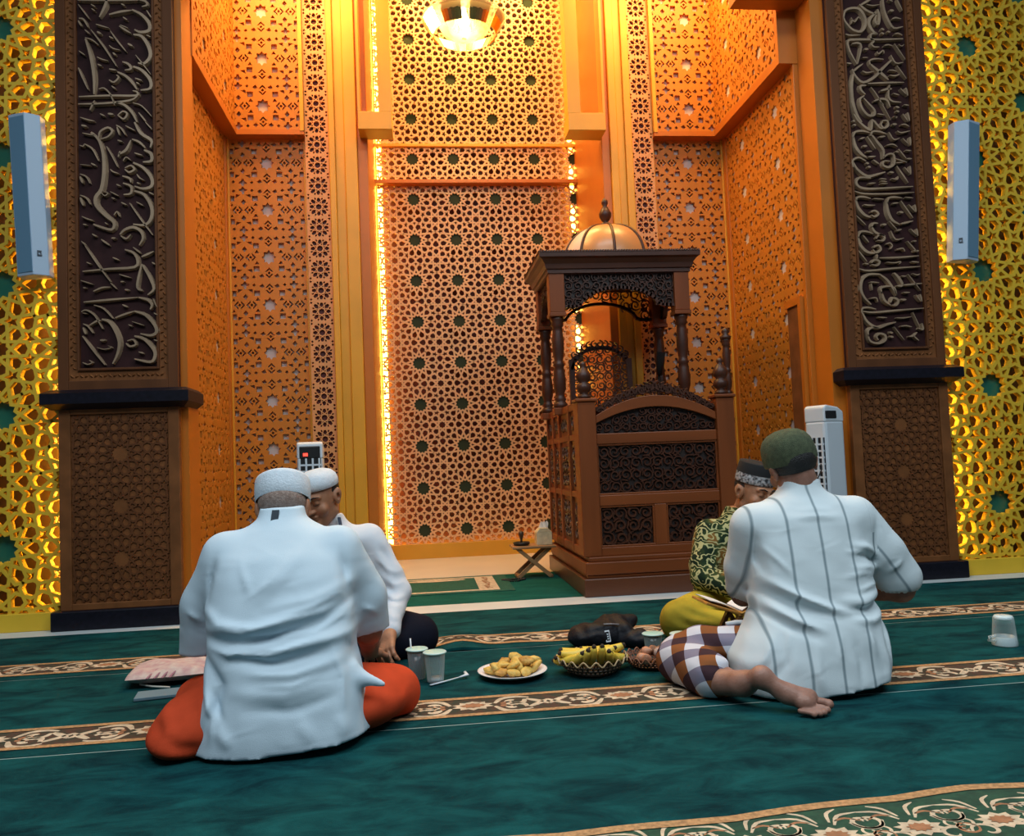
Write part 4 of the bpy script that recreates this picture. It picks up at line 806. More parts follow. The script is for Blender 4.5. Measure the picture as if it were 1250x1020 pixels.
# ================================================================== THINGS ON AND NEAR THE FLOOR
WHITEP = mat('white_plastic', (.62, .68, .74), .4)
GREYP = mat('grey_blue_plastic', (.14, .27, .39), .5)
SPKP = mat('pale_blue_plastic', (.40, .51, .64), .45)
BLACKP = mat('black_plastic', (.012, .012, .014), .4)
def glassy(name, col, alpha, rough=.05):
    m = bpy.data.materials.new(name); m.use_nodes = True; nt = m.node_tree; nt.nodes.clear(); N = nt.nodes.new; L = nt.links.new
    out = N('ShaderNodeOutputMaterial'); mx = N('ShaderNodeMixShader'); tr = N('ShaderNodeBsdfTransparent'); pb = N('ShaderNodeBsdfPrincipled'); lw = N('ShaderNodeLayerWeight'); mr = N('ShaderNodeMapRange')
    pb.inputs['Base Color'].default_value = (*col, 1); pb.inputs['Roughness'].default_value = rough
    lw.inputs[0].default_value = .35; mr.inputs['To Min'].default_value = alpha; mr.inputs['To Max'].default_value = min(1, alpha+.6)
    L(lw.outputs['Facing'], mr.inputs['Value']); L(mr.outputs[0], mx.inputs[0]); L(tr.outputs[0], mx.inputs[1]); L(pb.outputs[0], mx.inputs[2]); L(mx.outputs[0], out.inputs[0])
    return m
CLEAR = glassy('clear_cup_plastic', (.75, .85, .85), .22)
GLASS = glassy('clear_glass', (.80, .90, .92), .12)
# ---- column speakers on the lattices
def speaker(x, z0, z1, tilt, flip, label):
    root = empty('column_speaker', (x, -.0, z0), label, 'speaker', 'pale column speakers on the lattice screens')
    root.rotation_euler = (0, tilt, 0)
    s = flip; H = z1-z0
    P = lambda u, v, d: (u*s, d, v)
    # plan outline (x, y): broad grille face, bevelled flank
    pl = [(-.085, -.02), (.02, -.055), (.085, .0), (.085, .07), (-.085, .07)]
    MB().prism(pl, lambda u, v, d: (u*s, v, d), 0, H).build('cabinet', SPKP, root, local=True, bevel=.004)
    q = [(-.078, -.026), (.016, -.059)]
    m = MB(); a, b = q
    m.add([(a[0]*s, a[1], .02), (b[0]*s, b[1], .02), (b[0]*s, b[1], H-.02), (a[0]*s, a[1], H-.02), (a[0]*s, a[1]+.006, .02), (b[0]*s, b[1]+.006, .02), (b[0]*s, b[1]+.006, H-.02), (a[0]*s, a[1]+.006, H-.02)],
          [(0, 1, 2, 3), (0, 3, 7, 4), (1, 5, 6, 2), (3, 2, 6, 7), (0, 4, 5, 1)])
    m.build('grille', GREYP, root, local=True)
    lg = MB()
    lm = Matrix.Translation((.052*s, -.0335, .115)) @ Matrix.Rotation(math.radians(40*s), 4, 'Z')
    for a in ((-.012, .012, 0, .006), (-.012, -.007, 0, .028), (-.012, .010, .024, .030), (.004, .009, .006, .024)): lg.box(a[0], a[1], -.004, .002, a[2], a[3], lm)
    lg.build('logo', mat('logo_grey', (.08, .09, .11), .5), root, local=True)
    MB().box(-.03, .03, .07, .09, H*.6, H*.7).build('bracket', SPKP, root, local=True)
speaker(-2.235, 2.075, 3.045, -.048, -1 if False else 1, 'pale blue column speaker on the yellow lattice by the red-trousered man\'s pillar')
speaker(3.645, 2.09, 3.04, .085, -1, 'pale blue column speaker on the yellow lattice by the air cooler\'s pillar')
# ---- air coolers
def cooler(x, y, rz, label, sc=1, H=1.13, display=True):
    root = empty('air_cooler', (x, y, 0), label, 'air cooler', 'white tower air coolers', rz)
    w, d = .13*sc, .15*sc
    MB().box(-w, w, -d, d, .05, H-.1).build('body', WHITEP, root, local=True, bevel=.02)
    P = lambda u, v, dd: (dd, u, v)
    MB().prism([(-d, 0), (d, 0), (d, .07), (d-.05, .10), (-d+.02, .115), (-d, .10)], lambda u, v, dd: (dd, u, H-.115+v), -w, w).build('top_cover', WHITEP, root, local=True, bevel=.012)
    if display: MB().box(-w*.8, w*.8, -d-.004, -d+.01, H-.11, H-.03).build('control_panel', BLACKP, root, local=True, bevel=.006)
    else: MB().box(w-.01, w+.004, -d*.9, d*.2, H-.09, H-.04).build('control_panel', BLACKP, root, local=True, bevel=.004)
    if display: MB().box(-w*.5, -w*.15, -d-.008, -d, H-.095, H-.075).build('display', mat('red_display', (1, .05, .03), .4, emit=2.5), root, local=True)
    MB().box(-w*.85, w*.85, -d-.005, -d+.01, .55, .95).build('louvre_opening', BLACKP, root, local=True)
    for k in range(9): MB().box(-w*.85, w*.85, -d-.012, -d, .565+k*.042, .577+k*.042).build('louvre', WHITEP, root, local=True)
    for k in range(4): MB().box(-w*.85+k*w*.5, -w*.85+k*w*.5+.012, -d-.014, -d-.002, .55, .95).build('louvre_divider', WHITEP, root, local=True)
    MB().box(-w*.7, w*.7, d-.002, d+.012, .25, .90).build('back_cover', GREYP, root, local=True, bevel=.006)
    for sx in (-1, 1):
        for sy in (-1, 1): MB().lathe([(.02, 0), (.024, .02), (.02, .05)], (sx*w*.75, sy*d*.75, 0), 10).build('caster', BLACKP, root, local=True)
cooler(2.60, .02, math.radians(-66), 'white tower air cooler standing by the pillar behind the olive-capped man', .62, 1.16, False)
cooler(-.735, .50, math.radians(4), 'white tower air cooler with red display behind the men in white caps', .64, 1.06)
# ---- chandelier
ch = empty('chandelier', (.46, 1.5, 4.33), 'glass bowl chandelier with golden ring hanging before the lattice', 'chandelier')
cz = 4.62
BRASS = mat('brass', (.80, .52, .16), .22, metal=1)
GLOW = mat('bulb_and_lit_plate_glow', (1, .80, .40), .4, emit=22)
GLASSY = glassy('amber_glass', (1, .86, .5), .18)
MB().lathe([(.02, -.26), (.10, -.25), (.18, -.20), (.225, -.12), (.235, -.03), (.22, .06)], (.46, 1.5, cz), 28, cap=False).build('glass_bowl', GLASSY, ch, smooth=True)
for k in range(8):
    a0, a1 = 2*math.pi*k/8+.1, 2*math.pi*(k+.72)/8+.1; vs = []
    for t in np.linspace(a0, a1, 7):
        for r, z in ((.255, -.225), (.325, -.115), (.335, -.105), (.262, -.235)): vs.append((.46+r*math.cos(t), 1.5+r*math.sin(t), cz+z))
    MB().add(vs, [(4*i+j, 4*i+(j+1) % 4, 4*i+4+(j+1) % 4, 4*i+4+j) for i in range(6) for j in range(4)]+[(0, 1, 2, 3), (27, 26, 25, 24)]).build('ring_plate', BRASS if k % 2 else GLOW if k == 4 else BRASS, ch)  # one plate is emissive: lamplight falling on the ring, put into its material
MB().lathe([(.25, -.235), (.335, -.115), (.345, -.10), (.26, -.225)], (.46, 1.5, cz), 40, cap=False).build('ring', GLASSY, ch, smooth=True)
for k in range(6):
    a = k*math.pi/3+.3; x, y = .46+.11*math.cos(a), 1.5+.11*math.sin(a)
    MB().lathe([(.012, -.20), (.035, -.15), (.045, -.06), (.04, .05), (.02, .12), (.008, .2)], (x, y, cz), 12).build('glass_petal', GLASSY, ch, smooth=True)
MB().lathe([(.004, -.18), (.04, -.15), (.05, -.11), (.03, -.06), (.02, .0)], (.46, 1.5, cz), 14).build('bulb', GLOW, ch, smooth=True)
MB().tube([(.46, 1.5, cz), (.46, 1.5, TOP)], .015, 8).build('stem', BRASS, ch)
pl = bpy.data.lights.new('chandelier_light', 'POINT'); pl.energy = 26; pl.color = (1, .70, .26); pl.shadow_soft_size = .12
po = bpy.data.objects.new('chandelier_light', pl); COL.objects.link(po); po.location = (.46, 1.40, cz-.36)
# ---- folding table with dish and tissue box
LWOOD = mat('pale_table_wood', (.36, .19, .08), .5, var=.2, vscale=12)
tb = empty('folding_table', (.80, 1.19, 0), 'small wooden folding table with crossed legs beside the pulpit', 'table')
MB().box(.645, .975, 1.06, 1.32, .222, .240).build('table_top', LWOOD, tb, bevel=.004)
for y in (1.10, 1.28):
    for s in (-1, 1):
        yy = y+s*.011
        a = Vector((.81-s*.120, yy, .012)); b = Vector((.81+s*.125, yy, .222)); dr = (b-a).normalized(); nn = Vector((-dr.z, 0, dr.x))*.014
        m = MB(); vs = [q+Vector((0, e, 0)) for e in (-.009, .009) for q in (a-nn, a+nn, b+nn, b-nn)]
        m.add(vs, [(0, 1, 2, 3), (7, 6, 5, 4), (0, 4, 5, 1), (1, 5, 6, 2), (2, 6, 7, 3), (3, 7, 4, 0)]).build('leg', LWOOD, tb)
MB().box(.675, .705, 1.09, 1.29, .001, .022).box(.915, .945, 1.09, 1.29, .001, .022).build('foot_rail', LWOOD, tb, bevel=.003)
bw = empty('incense_burner', (.725, 1.18, .24), 'black incense dish with small stem on the folding table', 'incense burner')
MB().lathe([(.045, 0), (.062, .008), (.066, .022), (.06, .026), (.05, .014)], (.725, 1.18, .24), 20).build('dish', BLACKP, bw, smooth=True)
MB().lathe([(.012, .012), (.008, .04), (.018, .07), (.022, .095), (.008, .11)], (.725, 1.18, .24), 12).build('stem_cup', mat('dark_bronze', (.06, .03, .015), .4), bw, smooth=True)
tx = empty('tissue_box', (.895, 1.19, .24), 'cream tissue box with a tissue sticking out', 'tissue box')
TB = mat('cream_card', (.74, .60, .36), .6, var=.12, vscale=30)
MB().box(.835, .955, 1.13, 1.25, .24, .335).prism([(.835, 0), (.955, 0), (.925, .03), (.865, .03)], lambda u, v, d: (u, 1.13+d, .335+v), 0, .12).build('carton', TB, tx, bevel=.003)
ts = MB(); vs = []
for i in range(9):
    for j in range(5):
        u = (i/8-.5)*.075*(1-.25*j/4); vs.append((.898+u+.01*j/4, 1.19+.012*math.sin(i*1.7+j), .36+.05*j/4+.008*math.sin(i*2.1)))
ts.add(vs, [(5*i+j, 5*i+5+j, 5*i+6+j, 5*i+1+j) for i in range(8) for j in range(4)]).build('tissue', mat('white_tissue', (.85, .84, .80), .9), tx, smooth=True)
# prayer beads on the niche carpet
beads = empty('prayer_beads', (.64, 1.02, 0), 'black prayer beads lying on the green niche carpet', 'prayer beads')
for k in range(33):
    a = 2*math.pi*k/33; r = 1+.25*math.sin(3*a)
    MB().lathe([(.001, 0), (.006, .003), (.008, .008), (.006, .013), (.001, .016)], (.64+.075*r*math.cos(a), 1.02+.05*r*math.sin(a), .0), 6).build('bead', BLACKP, beads, smooth=True)
# ---- plate of fritters
PX_, PY_ = .335, -1.665
plate = MB().lathe([(.075, 0), (.08, .004), (.115, .012), (.14, .022), (.143, .026), (.138, .026), (.112, .017), (.08, .009), (.0, .008)], (PX_, PY_, .003), 32)
setp(plate.build('plate', mat('white_melamine', (.78, .74, .74), .35), smooth=True), 'white round plate holding the pile of fritters', 'plate')
FRY = [mat('fried_batter_%s' % n, c, .6, col2=c2, vscale=35, bump=.6, bscale=60) for n, c, c2 in (('golden', (.62, .36, .06), (.75, .52, .14)), ('brown', (.45, .20, .035), (.68, .40, .09)))]
r_ = random.Random(11)
def blob(rx, ry, rz, seed, n=12, m=8, am=.18):
    rr = random.Random(seed); ph = [(rr.uniform(1, 4), rr.uniform(1, 4), rr.uniform(0, 6), rr.uniform(0, 6)) for _ in range(4)]
    mb = MB(); vs = []
    for i in range(m+1):
        t = math.pi*i/m
        for k in range(n):
            a = 2*math.pi*k/n; q = 1+am*sum(math.sin(f*a+p)*math.sin(g*t+p2) for f, g, p, p2 in [(round(f), round(g), p, p2) for f, g, p, p2 in ph])/2
            vs.append((rx*q*math.sin(t)*math.cos(a), ry*q*math.sin(t)*math.sin(a), rz*q*math.cos(t)))
    return mb.add(vs, [(i*n+k, (i+1)*n+k, (i+1)*n+(k+1) % n, i*n+(k+1) % n) for i in range(m) for k in range(n)])
fr_me = [blob(.036, .026, .015, s).mesh('fritter') for s in range(5)]
spots = [(-.085, -.01, .028), (-.05, -.05, .028), (0, -.07, .028), (.05, -.055, .028), (.09, -.005, .03), (-.06, .045, .028), (.0, .06, .028), (.06, .05, .028), (-.04, 0, .044), (.015, -.02, .046), (.05, .015, .052), (-.03, .03, .052), (.02, .03, .066), (.055, -.02, .062), (-.07, -.03, .046), (.085, .03, .05), (.0, -.045, .05)]
for i, (dx, dy, dz) in enumerate(spots):
    fk = i % 2 if i % 3 else 0; me = fr_me[i % 5].copy(); o = link('fritter', me, FRY[fk], smooth=True)
    o.location = (PX_+dx, PY_+dy, .003+dz); o.rotation_euler = (r_.uniform(-.5, .5), r_.uniform(-.4, .4), r_.uniform(0, 6)); o.scale = (r_.uniform(.85, 1.15),)*3
    setp(o, ['golden yellow fritter in the heap on the white plate', 'browned darker fritter in the heap on the white plate'][fk], 'fritter', ['golden fritters on the white plate', 'browned fritters on the white plate'][fk])
# ---- baskets
WICKER = mat('dark_wire_basket', (.045, .030, .018), .5); RIMM = mat('basket_rim', (.42, .30, .16), .45)
def basket(name, x, y, r, h, label, m1, m2, waves=18):
    root = empty(name, (x, y, 0.002), label, 'basket')
    MB().lathe([(.0, 0), (r*.55, 0), (r*.62, .006), (r*.55, .010), (0, .008)], (x, y, .002), 24, cap=False).build('basket_base', m1, root)
    rim = [(x+r*math.cos(a), y+r*math.sin(a), .002+h+.010*math.sin(waves*a)) for a in np.linspace(0, 2*math.pi, waves*8+1)]
    MB().tube(rim, .0035, 5, cap=False).build('wavy_rim', m2, root, smooth=True)
    for z, q in ((.25, .70), (.5, .82), (.75, .92)):
        MB().tube([(x+r*q*math.cos(a), y+r*q*math.sin(a), .002+h*z) for a in np.linspace(0, 2*math.pi, 49)], .0035, 5, cap=False).build('hoop', m1, root, smooth=True)
    for k in range(36):
        a = 2*math.pi*k/36
        for s in (-1, 1):
            m = MB().tube([(x+r*(.55+.45*t)*math.cos(a+s*.25*t), y+r*(.55+.45*t)*math.sin(a+s*.25*t), .004+h*t**1.25) for t in (0, .35, .7, 1)], .003, 4, cap=False); m.build('weave_wire', m1, root)
BX, BY = .660, -1.70
basket('fruit_basket', BX, BY, .143, .062, 'dark woven basket with pale wavy rim full of bananas', WICKER, RIMM)
# ---- bananas
BAN = mat('banana_peel', (.78, .52, .05), .45, col2=(.70, .56, .10), vscale=14); TIP = mat('banana_tip', (.03, .018, .010), .8)
def banana(L, R, bend):
    n = 11; pts = []; rad = []
    for i in range(n):
        t = i/(n-1); a = (t-.5)*bend; pts.append((L/bend*math.sin(a), 0, -L/bend*(math.cos(a)-1)))
        rad.append(R*(.34+.66*math.sin(math.pi*min(max((t*.9+.05), 0), 1))**.55))
    body = MB().tube(pts, rad, 7).mesh('banana')
    p0, p1 = Vector(pts[0]), Vector(pts[1]); dr = (p0-p1).normalized()
    st = MB().tube([p0-dr*.002, p0+dr*.010], [rad[0]*1.02, rad[0]*.6], 6).mesh('tip')
    p0, p1 = Vector(pts[-1]), Vector(pts[-2]); dr = (p0-p1).normalized()
    st2 = MB().tube([p0-dr*.001, p0+dr*.012], [rad[-1]*.95, rad[-1]*.5], 6).mesh('stalk')
    return body, st, st2
bd_, t1_, t2_ = banana(.125, .0195, .8)
first = None
# (dx, dy, z, yaw, pitch, roll): front ones stand with blunt tips up, the long ones lie across behind
BANS = [(-.105, -.02, .085, 2.4, .35, 0), (-.078, -.045, .088, 2.05, .62, 0), (-.045, -.060, .094, 1.80, .80, .1), (-.012, -.066, .102, 1.62, .95, 0), (.026, -.064, .102, 1.50, .95, 0), (.062, -.056, .090, 1.30, .68, .1), (.088, -.035, .086, 1.05, .50, 0), (.108, -.008, .082, .75, .35, 0),
        (-.07, .0, .105, .15, -.05, 0), (.03, -.02, .108, .05, -.10, .2), (.075, .02, .108, -.02, -.12, 0), (-.06, .05, .10, .2, .1, 0), (.03, .06, .10, 0, .0, .2), (.085, .06, .098, -.2, -.1, 0), (-.10, .03, .075, .6, .2, 0)]
for i, (dx, dy, z, a, p, r) in enumerate(BANS):
    o = link('banana', bd_.copy(), BAN, smooth=True); o.location = (BX+dx, BY+dy, z-.026); o.rotation_euler = (r, p*.78, a)
    for nm, me in (('banana_tip', t1_), ('banana_stalk', t2_)): link(nm, me.copy(), TIP, o, local=True, smooth=True)
    setp(o, 'short yellow banana leaning up with its dark tip above the wavy basket rim' if i < 8 else 'long yellow banana lying flat across the heap in the woven basket', 'banana', 'upright bananas at the basket rim' if i < 8 else 'bananas lying across the basket')
# ---- second basket with snake fruit
SX, SY = .915, -1.665
basket('fruit_basket', SX, SY, .115, .045, 'reddish shallow basket of brown snake fruit beside the checkered sarong', mat('red_brown_wicker', (.16, .055, .025), .6), mat('red_rim', (.26, .10, .05), .6))
SAL = [mat('snake_fruit_skin', (.20, .085, .045), .6, col2=(.38, .17, .10), vscale=60, bump=.8, bscale=120), mat('peeled_fruit', (.52, .24, .14), .5, var=.2, vscale=30), mat('papery_skin', (.42, .30, .26), .6, var=.2, vscale=30)]
for i in range(11):
    a = i*2.4; rr = .018+.024*math.sqrt(i)*.98
    m = MB().lathe([(.001, 0), (.014, .006), (.022, .018), (.021, .03), (.012, .044), (.002, .054)], (0, 0, 0), 10)
    o = m.build('snake_fruit', SAL[i % 3], smooth=True); o.location = (SX+rr*math.cos(a), SY+rr*math.sin(a), .034+.018*(i < 4)); o.rotation_euler = (1.2*math.sin(i*1.3), 1.1*math.cos(i*2.1), i)
    setp(o, ['dark brown scaly snake fruit in the reddish basket', 'peeled orange brown snake fruit in the reddish basket', 'pale papery snake fruit in the reddish basket'][i % 3], 'fruit', ['scaly snake fruit', 'peeled snake fruit', 'papery snake fruit'][i % 3])
# ---- cups
def cup(x, y, r, h, label, lid, fill, straw, group=None, lidcol=(.45, .68, .60)):
    root = empty('plastic_cup', (x, y, .003), label, 'cup', group)
    MB().lathe([(r*.78, 0), (r, h)], (x, y, .003), 24, cap=False).add([], []).lathe([(.0005, .001), (r*.78, .001)], (x, y, .003), 24, cap=False).build('cup_wall', CLEAR, root, smooth=True)
    MB().tube([(x+r*1.02*math.cos(a), y+r*1.02*math.sin(a), .003+h) for a in np.linspace(0, 2*math.pi, 33)], .003, 6, cap=False).build('rim', WHITEP, root, smooth=True)
    if fill: MB().lathe([(.001, .002), (r*.77, .002), (r*(.77+.22*fill[1]), h*fill[1]), (.001, h*fill[1])], (x, y, .003), 24, cap=False).build('drink', mat('drink', fill[0], .15), root, smooth=True)
    if lid: MB().lathe([(.001, h+.004), (r*.98, h+.003), (r*1.12, h+.001), (r*1.12, h-.003), (r, h-.004)], (x, y, .003), 24, cap=False).build('lid', mat('lid_film', lidcol, .35), root, smooth=True)
    if straw: MB().tube([(x-r*.5, y, h*.6), (x-r*.62, y-.002, h*1.40)], .0035, 6).build('straw', mat('straw_white', (.75, .78, .8), .4), root, smooth=True)
cup(-.050, -1.60, .041, .118, 'clear plastic cup of dark drink with pale green lid and straw', True, ((.03, .035, .05), .8), True)
cup(.022, -1.665, .043, .115, 'empty frosted plastic cup next to the cup with a straw', True, ((.35, .43, .45), .12), False)
cup(.985, -1.46, .043, .088, 'clear cup of dark tea with green film lid beside the black bag', True, ((.015, .02, .012), .85), False)
cup(1.118, -1.435, .043, .075, 'short milky plastic cup with pale lid before the yellow sarong', True, ((.42, .55, .50), .9), False, lidcol=(.60, .78, .68))
sp = empty('plastic_spoon', (.08, -1.655, .002), 'white plastic spoon lying beside the frosted cup', 'spoon')
MB().tube([(.0, -1.735, .006), (.06, -1.70, .008), (.135, -1.655, .012)], [.006, .005, .004], 6, .5).build('handle', WHITEP, sp, smooth=True)
MB().tube([(.118, -1.668, .012), (.150, -1.648, .014), (.142, -1.625, .022)], [.005, .011, .006], 6, .5).build('bowl', WHITEP, sp, smooth=True)
# upturned glass mug
gx, gy = 2.462, -1.72
gl = empty('glass_mug', (gx, gy, .003), 'upturned clear glass mug standing alone on the green carpet', 'glass')
MB().lathe([(.050, 0), (.051, .012), (.048, .03), (.043, .09), (.040, .118), (.034, .126), (.001, .126)], (gx, gy, .003), 28, cap=False).build('glass_wall', GLASS, gl, smooth=True)
MB().lathe([(.046, .001), (.0465, .036), (.044, .038), (.044, .001)], (gx, gy, .003), 28, cap=False).build('thick_rim', mat('frosted_rim', (.62, .72, .74), .2), gl, smooth=True)
MB().lathe([(.036, .112), (.037, .120), (.03, .125), (.001, .125), (.001, .112)], (gx, gy, .003), 28, cap=False).build('thick_base', mat('frosted_base', (.66, .78, .80), .2), gl, smooth=True)
MB().tube([(gx-.045, gy-.005, .045), (gx-.078, gy-.01, .043), (gx-.082, gy-.01, .030), (gx-.046, gy-.005, .024)], .006, 8).build('handle', GLASS, gl, smooth=True)
# ---- black bag
BAGM = mat('black_nylon', (.0065, .0065, .010), .6, var=.3, vscale=10, bump=.6, bscale=30, spec=.25)
bag = empty('waist_bag', (.83, -1.22, 0), 'black nylon waist bag with white tag lying behind the bananas', 'bag')
BAGPARTS = True
MB().box(-.011, .011, -.002, .002, -.026, .026, Matrix.Translation((.812, -1.323, .062)) @ Matrix.Rotation(-.3, 4, 'X') @ Matrix.Rotation(-.08, 4, 'Y')).build('white_tag', mat('tag_white', (.72, .74, .78), .6), bag)
tl = MB()
TM = Matrix.Translation((.812, -1.323, .062)) @ Matrix.Rotation(-.3, 4, 'X') @ Matrix.Rotation(-.08, 4, 'Y')
tl.box(-.0075, .0075, -.0032, -.001, -.020, .020, TM)
tw = MB()
for k in range(3): tw.box(-.0035, .0035, -.0045, -.003, -.014+k*.010, -.009+k*.010, TM)
tw.build('tag_mark', WHITEP, bag)
tl.build('tag_lettering', BLACKP, bag)
MB().tube([(.80, -1.30, .112), (.84, -1.295, .110), (.875, -1.285, .104)], .004, 6).build('zip', mat('zip_grey', (.18, .16, .17), .4), bag)
MB().tube([(.97, -1.14, .05), (1.04, -1.16, .02), (1.08, -1.20, .012), (1.05, -1.25, .01)], .012, 8, .4).build('strap', BAGM, bag, smooth=True)
# ---- folded cushion cloth, pouch and board at the left
PINK = mat('pink_batik_cloth', (.50, .30, .30), .9, col2=(.62, .50, .44), vscale=26, bump=.3, bscale=30)
cu = empty('folded_cloth', (-1.05, -1.38, 0), 'folded pink and grey patterned cloth beside the red-trousered man', 'cloth')
def pad(cx, cy, w, d, z0, h, rot, seed, n=18, m=12):
    mb = MB(); vs = []; rr = random.Random(seed); M = Matrix.Translation((cx, cy, z0)) @ rotz(rot)
    for side in (1, 0):
        for j in range(m+1):
            for i in range(n+1):
                u, v = i/n*2-1, j/m*2-1; e = (1-abs(u)**4)*(1-abs(v)**4); z = h*.5+(h*.5*e**.5 if side else -h*.5*e**.5)
                z += .006*math.sin(u*5+v*3+seed)*e if side else 0
                vs.append(M @ Vector((u*w/2*(1-.06*v*v), v*d/2*(1-.05*u*u), max(z, .001))))
    s_ = (n+1)*(m+1)
    fs = [(j*(n+1)+i, j*(n+1)+i+1, (j+1)*(n+1)+i+1, (j+1)*(n+1)+i) for j in range(m) for i in range(n)]
    return mb.add(vs, fs+[tuple(k+s_ for k in f[::-1]) for f in fs])
pad(-1.105, -1.33, .33, .28, .012, .062, .12, 2).build('cloth_roll', PINK, cu, smooth=True)
stp = MB()
for k in range(4):
    stp.tube([(-1.19+k*.028+.02*t*0, -1.485+.006*t+.0, .030+.0*t) if False else (-1.155+k*.03+t*.035, -1.49+t*.13, .046+.022*math.sin(min(1, t*1.4)*1.5)) for t in np.linspace(0, 1, 7)], .0045, 5, .5)
stp.build('woven_stripes', mat('mauve_stripe', (.34, .16, .20), .9), cu)
MB().tube([(-1.20, -1.43, .012), (-1.14, -1.47, .010), (-1.06, -1.50, .009)], .004, 6).build('drawstring', mat('cream_cord', (.62, .58, .5), .8), cu)
po_ = blob(.10, .045, .016, 31, 16, 8, .1); po_.v = [(-.90+x, -1.50+y, max(.014, .026+z)) for x, y, z in po_.v]
po_o = po_.build('black_pouch', BLACKP, smooth=True); setp(po_o, 'black pouch lying between pink cloth and grey board', 'pouch')
bo = empty('grey_board', (-.98, -1.56, 0), 'flat blue grey board on the carpet by the red-trousered man', 'board')
Mb = Matrix.Translation((-.96, -1.575, .008)) @ rotz(.17)
MB().box(-.20, .20, -.055, .055, -.006, .006, Mb).build('board_cover', mat('blue_grey_cover', (.16, .25, .30), .5), bo, bevel=.002)
MB().box(-.195, .195, -.052, .052, -.004, .004, Mb).build('board_pages', WHITEP, bo)
# ---- book stand with papers
OAK = mat('orange_stand_wood', (.50, .24, .05), .45, var=.2, vscale=10, vstretch=(.2, 1, 1))
OAKD = mat('brown_stand_leg', (.22, .10, .035), .5, var=.2, vscale=10)
rh = empty('book_stand', (1.36, -1.42, 0), 'folding wooden book stand holding open papers before the batik shirt', 'book stand')
for s, w in ((1, .0), (-1, .0)):
    # boards rise outwards from the crossing
    a, b = Vector((1.36-s*.015, 0, .165)), Vector((1.36+s*.155, 0, .225)); dr = (b-a).normalized(); nn = Vector((-dr.z, 0, dr.x))*.006
    vs = [q+Vector((0, e, 0)) for e in (-1.56, -1.36) for q in (a-nn, a+nn, b+nn, b-nn)]
    MB().add(vs, [(0, 1, 2, 3), (7, 6, 5, 4), (0, 4, 5, 1), (1, 5, 6, 2), (2, 6, 7, 3), (3, 7, 4, 0)]).build('board', OAK, rh, bevel=.003)
    for e in ((-1.555, -1.525), (-1.425, -1.395)):
        c, d = Vector((1.36-s*.0, 0, .165)), Vector((1.36-s*.083, 0, .012)); dr2 = (d-c).normalized(); n2 = Vector((-dr2.z, 0, dr2.x))*.009
        off = .0 if s > 0 else .036
        vs = [q+Vector((0, y+off, 0)) for y in e for q in (c-n2, c+n2, d+n2, d-n2)]
        MB().add(vs, [(0, 1, 2, 3), (7, 6, 5, 4), (0, 4, 5, 1), (1, 5, 6, 2), (2, 6, 7, 3), (3, 7, 4, 0)]).build('leg', OAKD, rh, bevel=.002)
PAPER = mat('white_paper', (.78, .78, .80), .8)
bk = empty('open_papers', (1.37, -1.42, .18), 'white sheets of paper resting on the book stand', 'paper')
for s in (1, -1):
    vs = []; n = 8
    for i in range(n+1):
        t = i/n; x = 1.36+s*(.005+.135*t); z = .186+.052*t+.012*math.sin(math.pi*t)*(1 if s > 0 else .4)
        for y in (-1.55, -1.37): vs += [(x, y, z), (x, y, z-.003)]
    MB().add(vs, [(4*i, 4*i+4, 4*i+6, 4*i+2) for i in range(n)]+[(4*i+1, 4*i+3, 4*i+7, 4*i+5) for i in range(n)]+[(4*i, 4*i+1, 4*i+5, 4*i+4) for i in range(n)]+[(4*i+2, 4*i+6, 4*i+7, 4*i+3) for i in range(n)]).build('sheet', PAPER, bk)
# rolled white handkerchief on the checkered lap
hk = MB().tube([(1.16, -1.90, .205), (1.20, -1.905, .209), (1.26, -1.91, .207), (1.31, -1.93, .203)], [.010, .013, .012, .010], 8, .8)
setp(hk.build('white_handkerchief', mat('white_cotton_roll', (.72, .74, .78), .9), smooth=True), 'rolled white handkerchief on the checkered sarong lap', 'handkerchief')

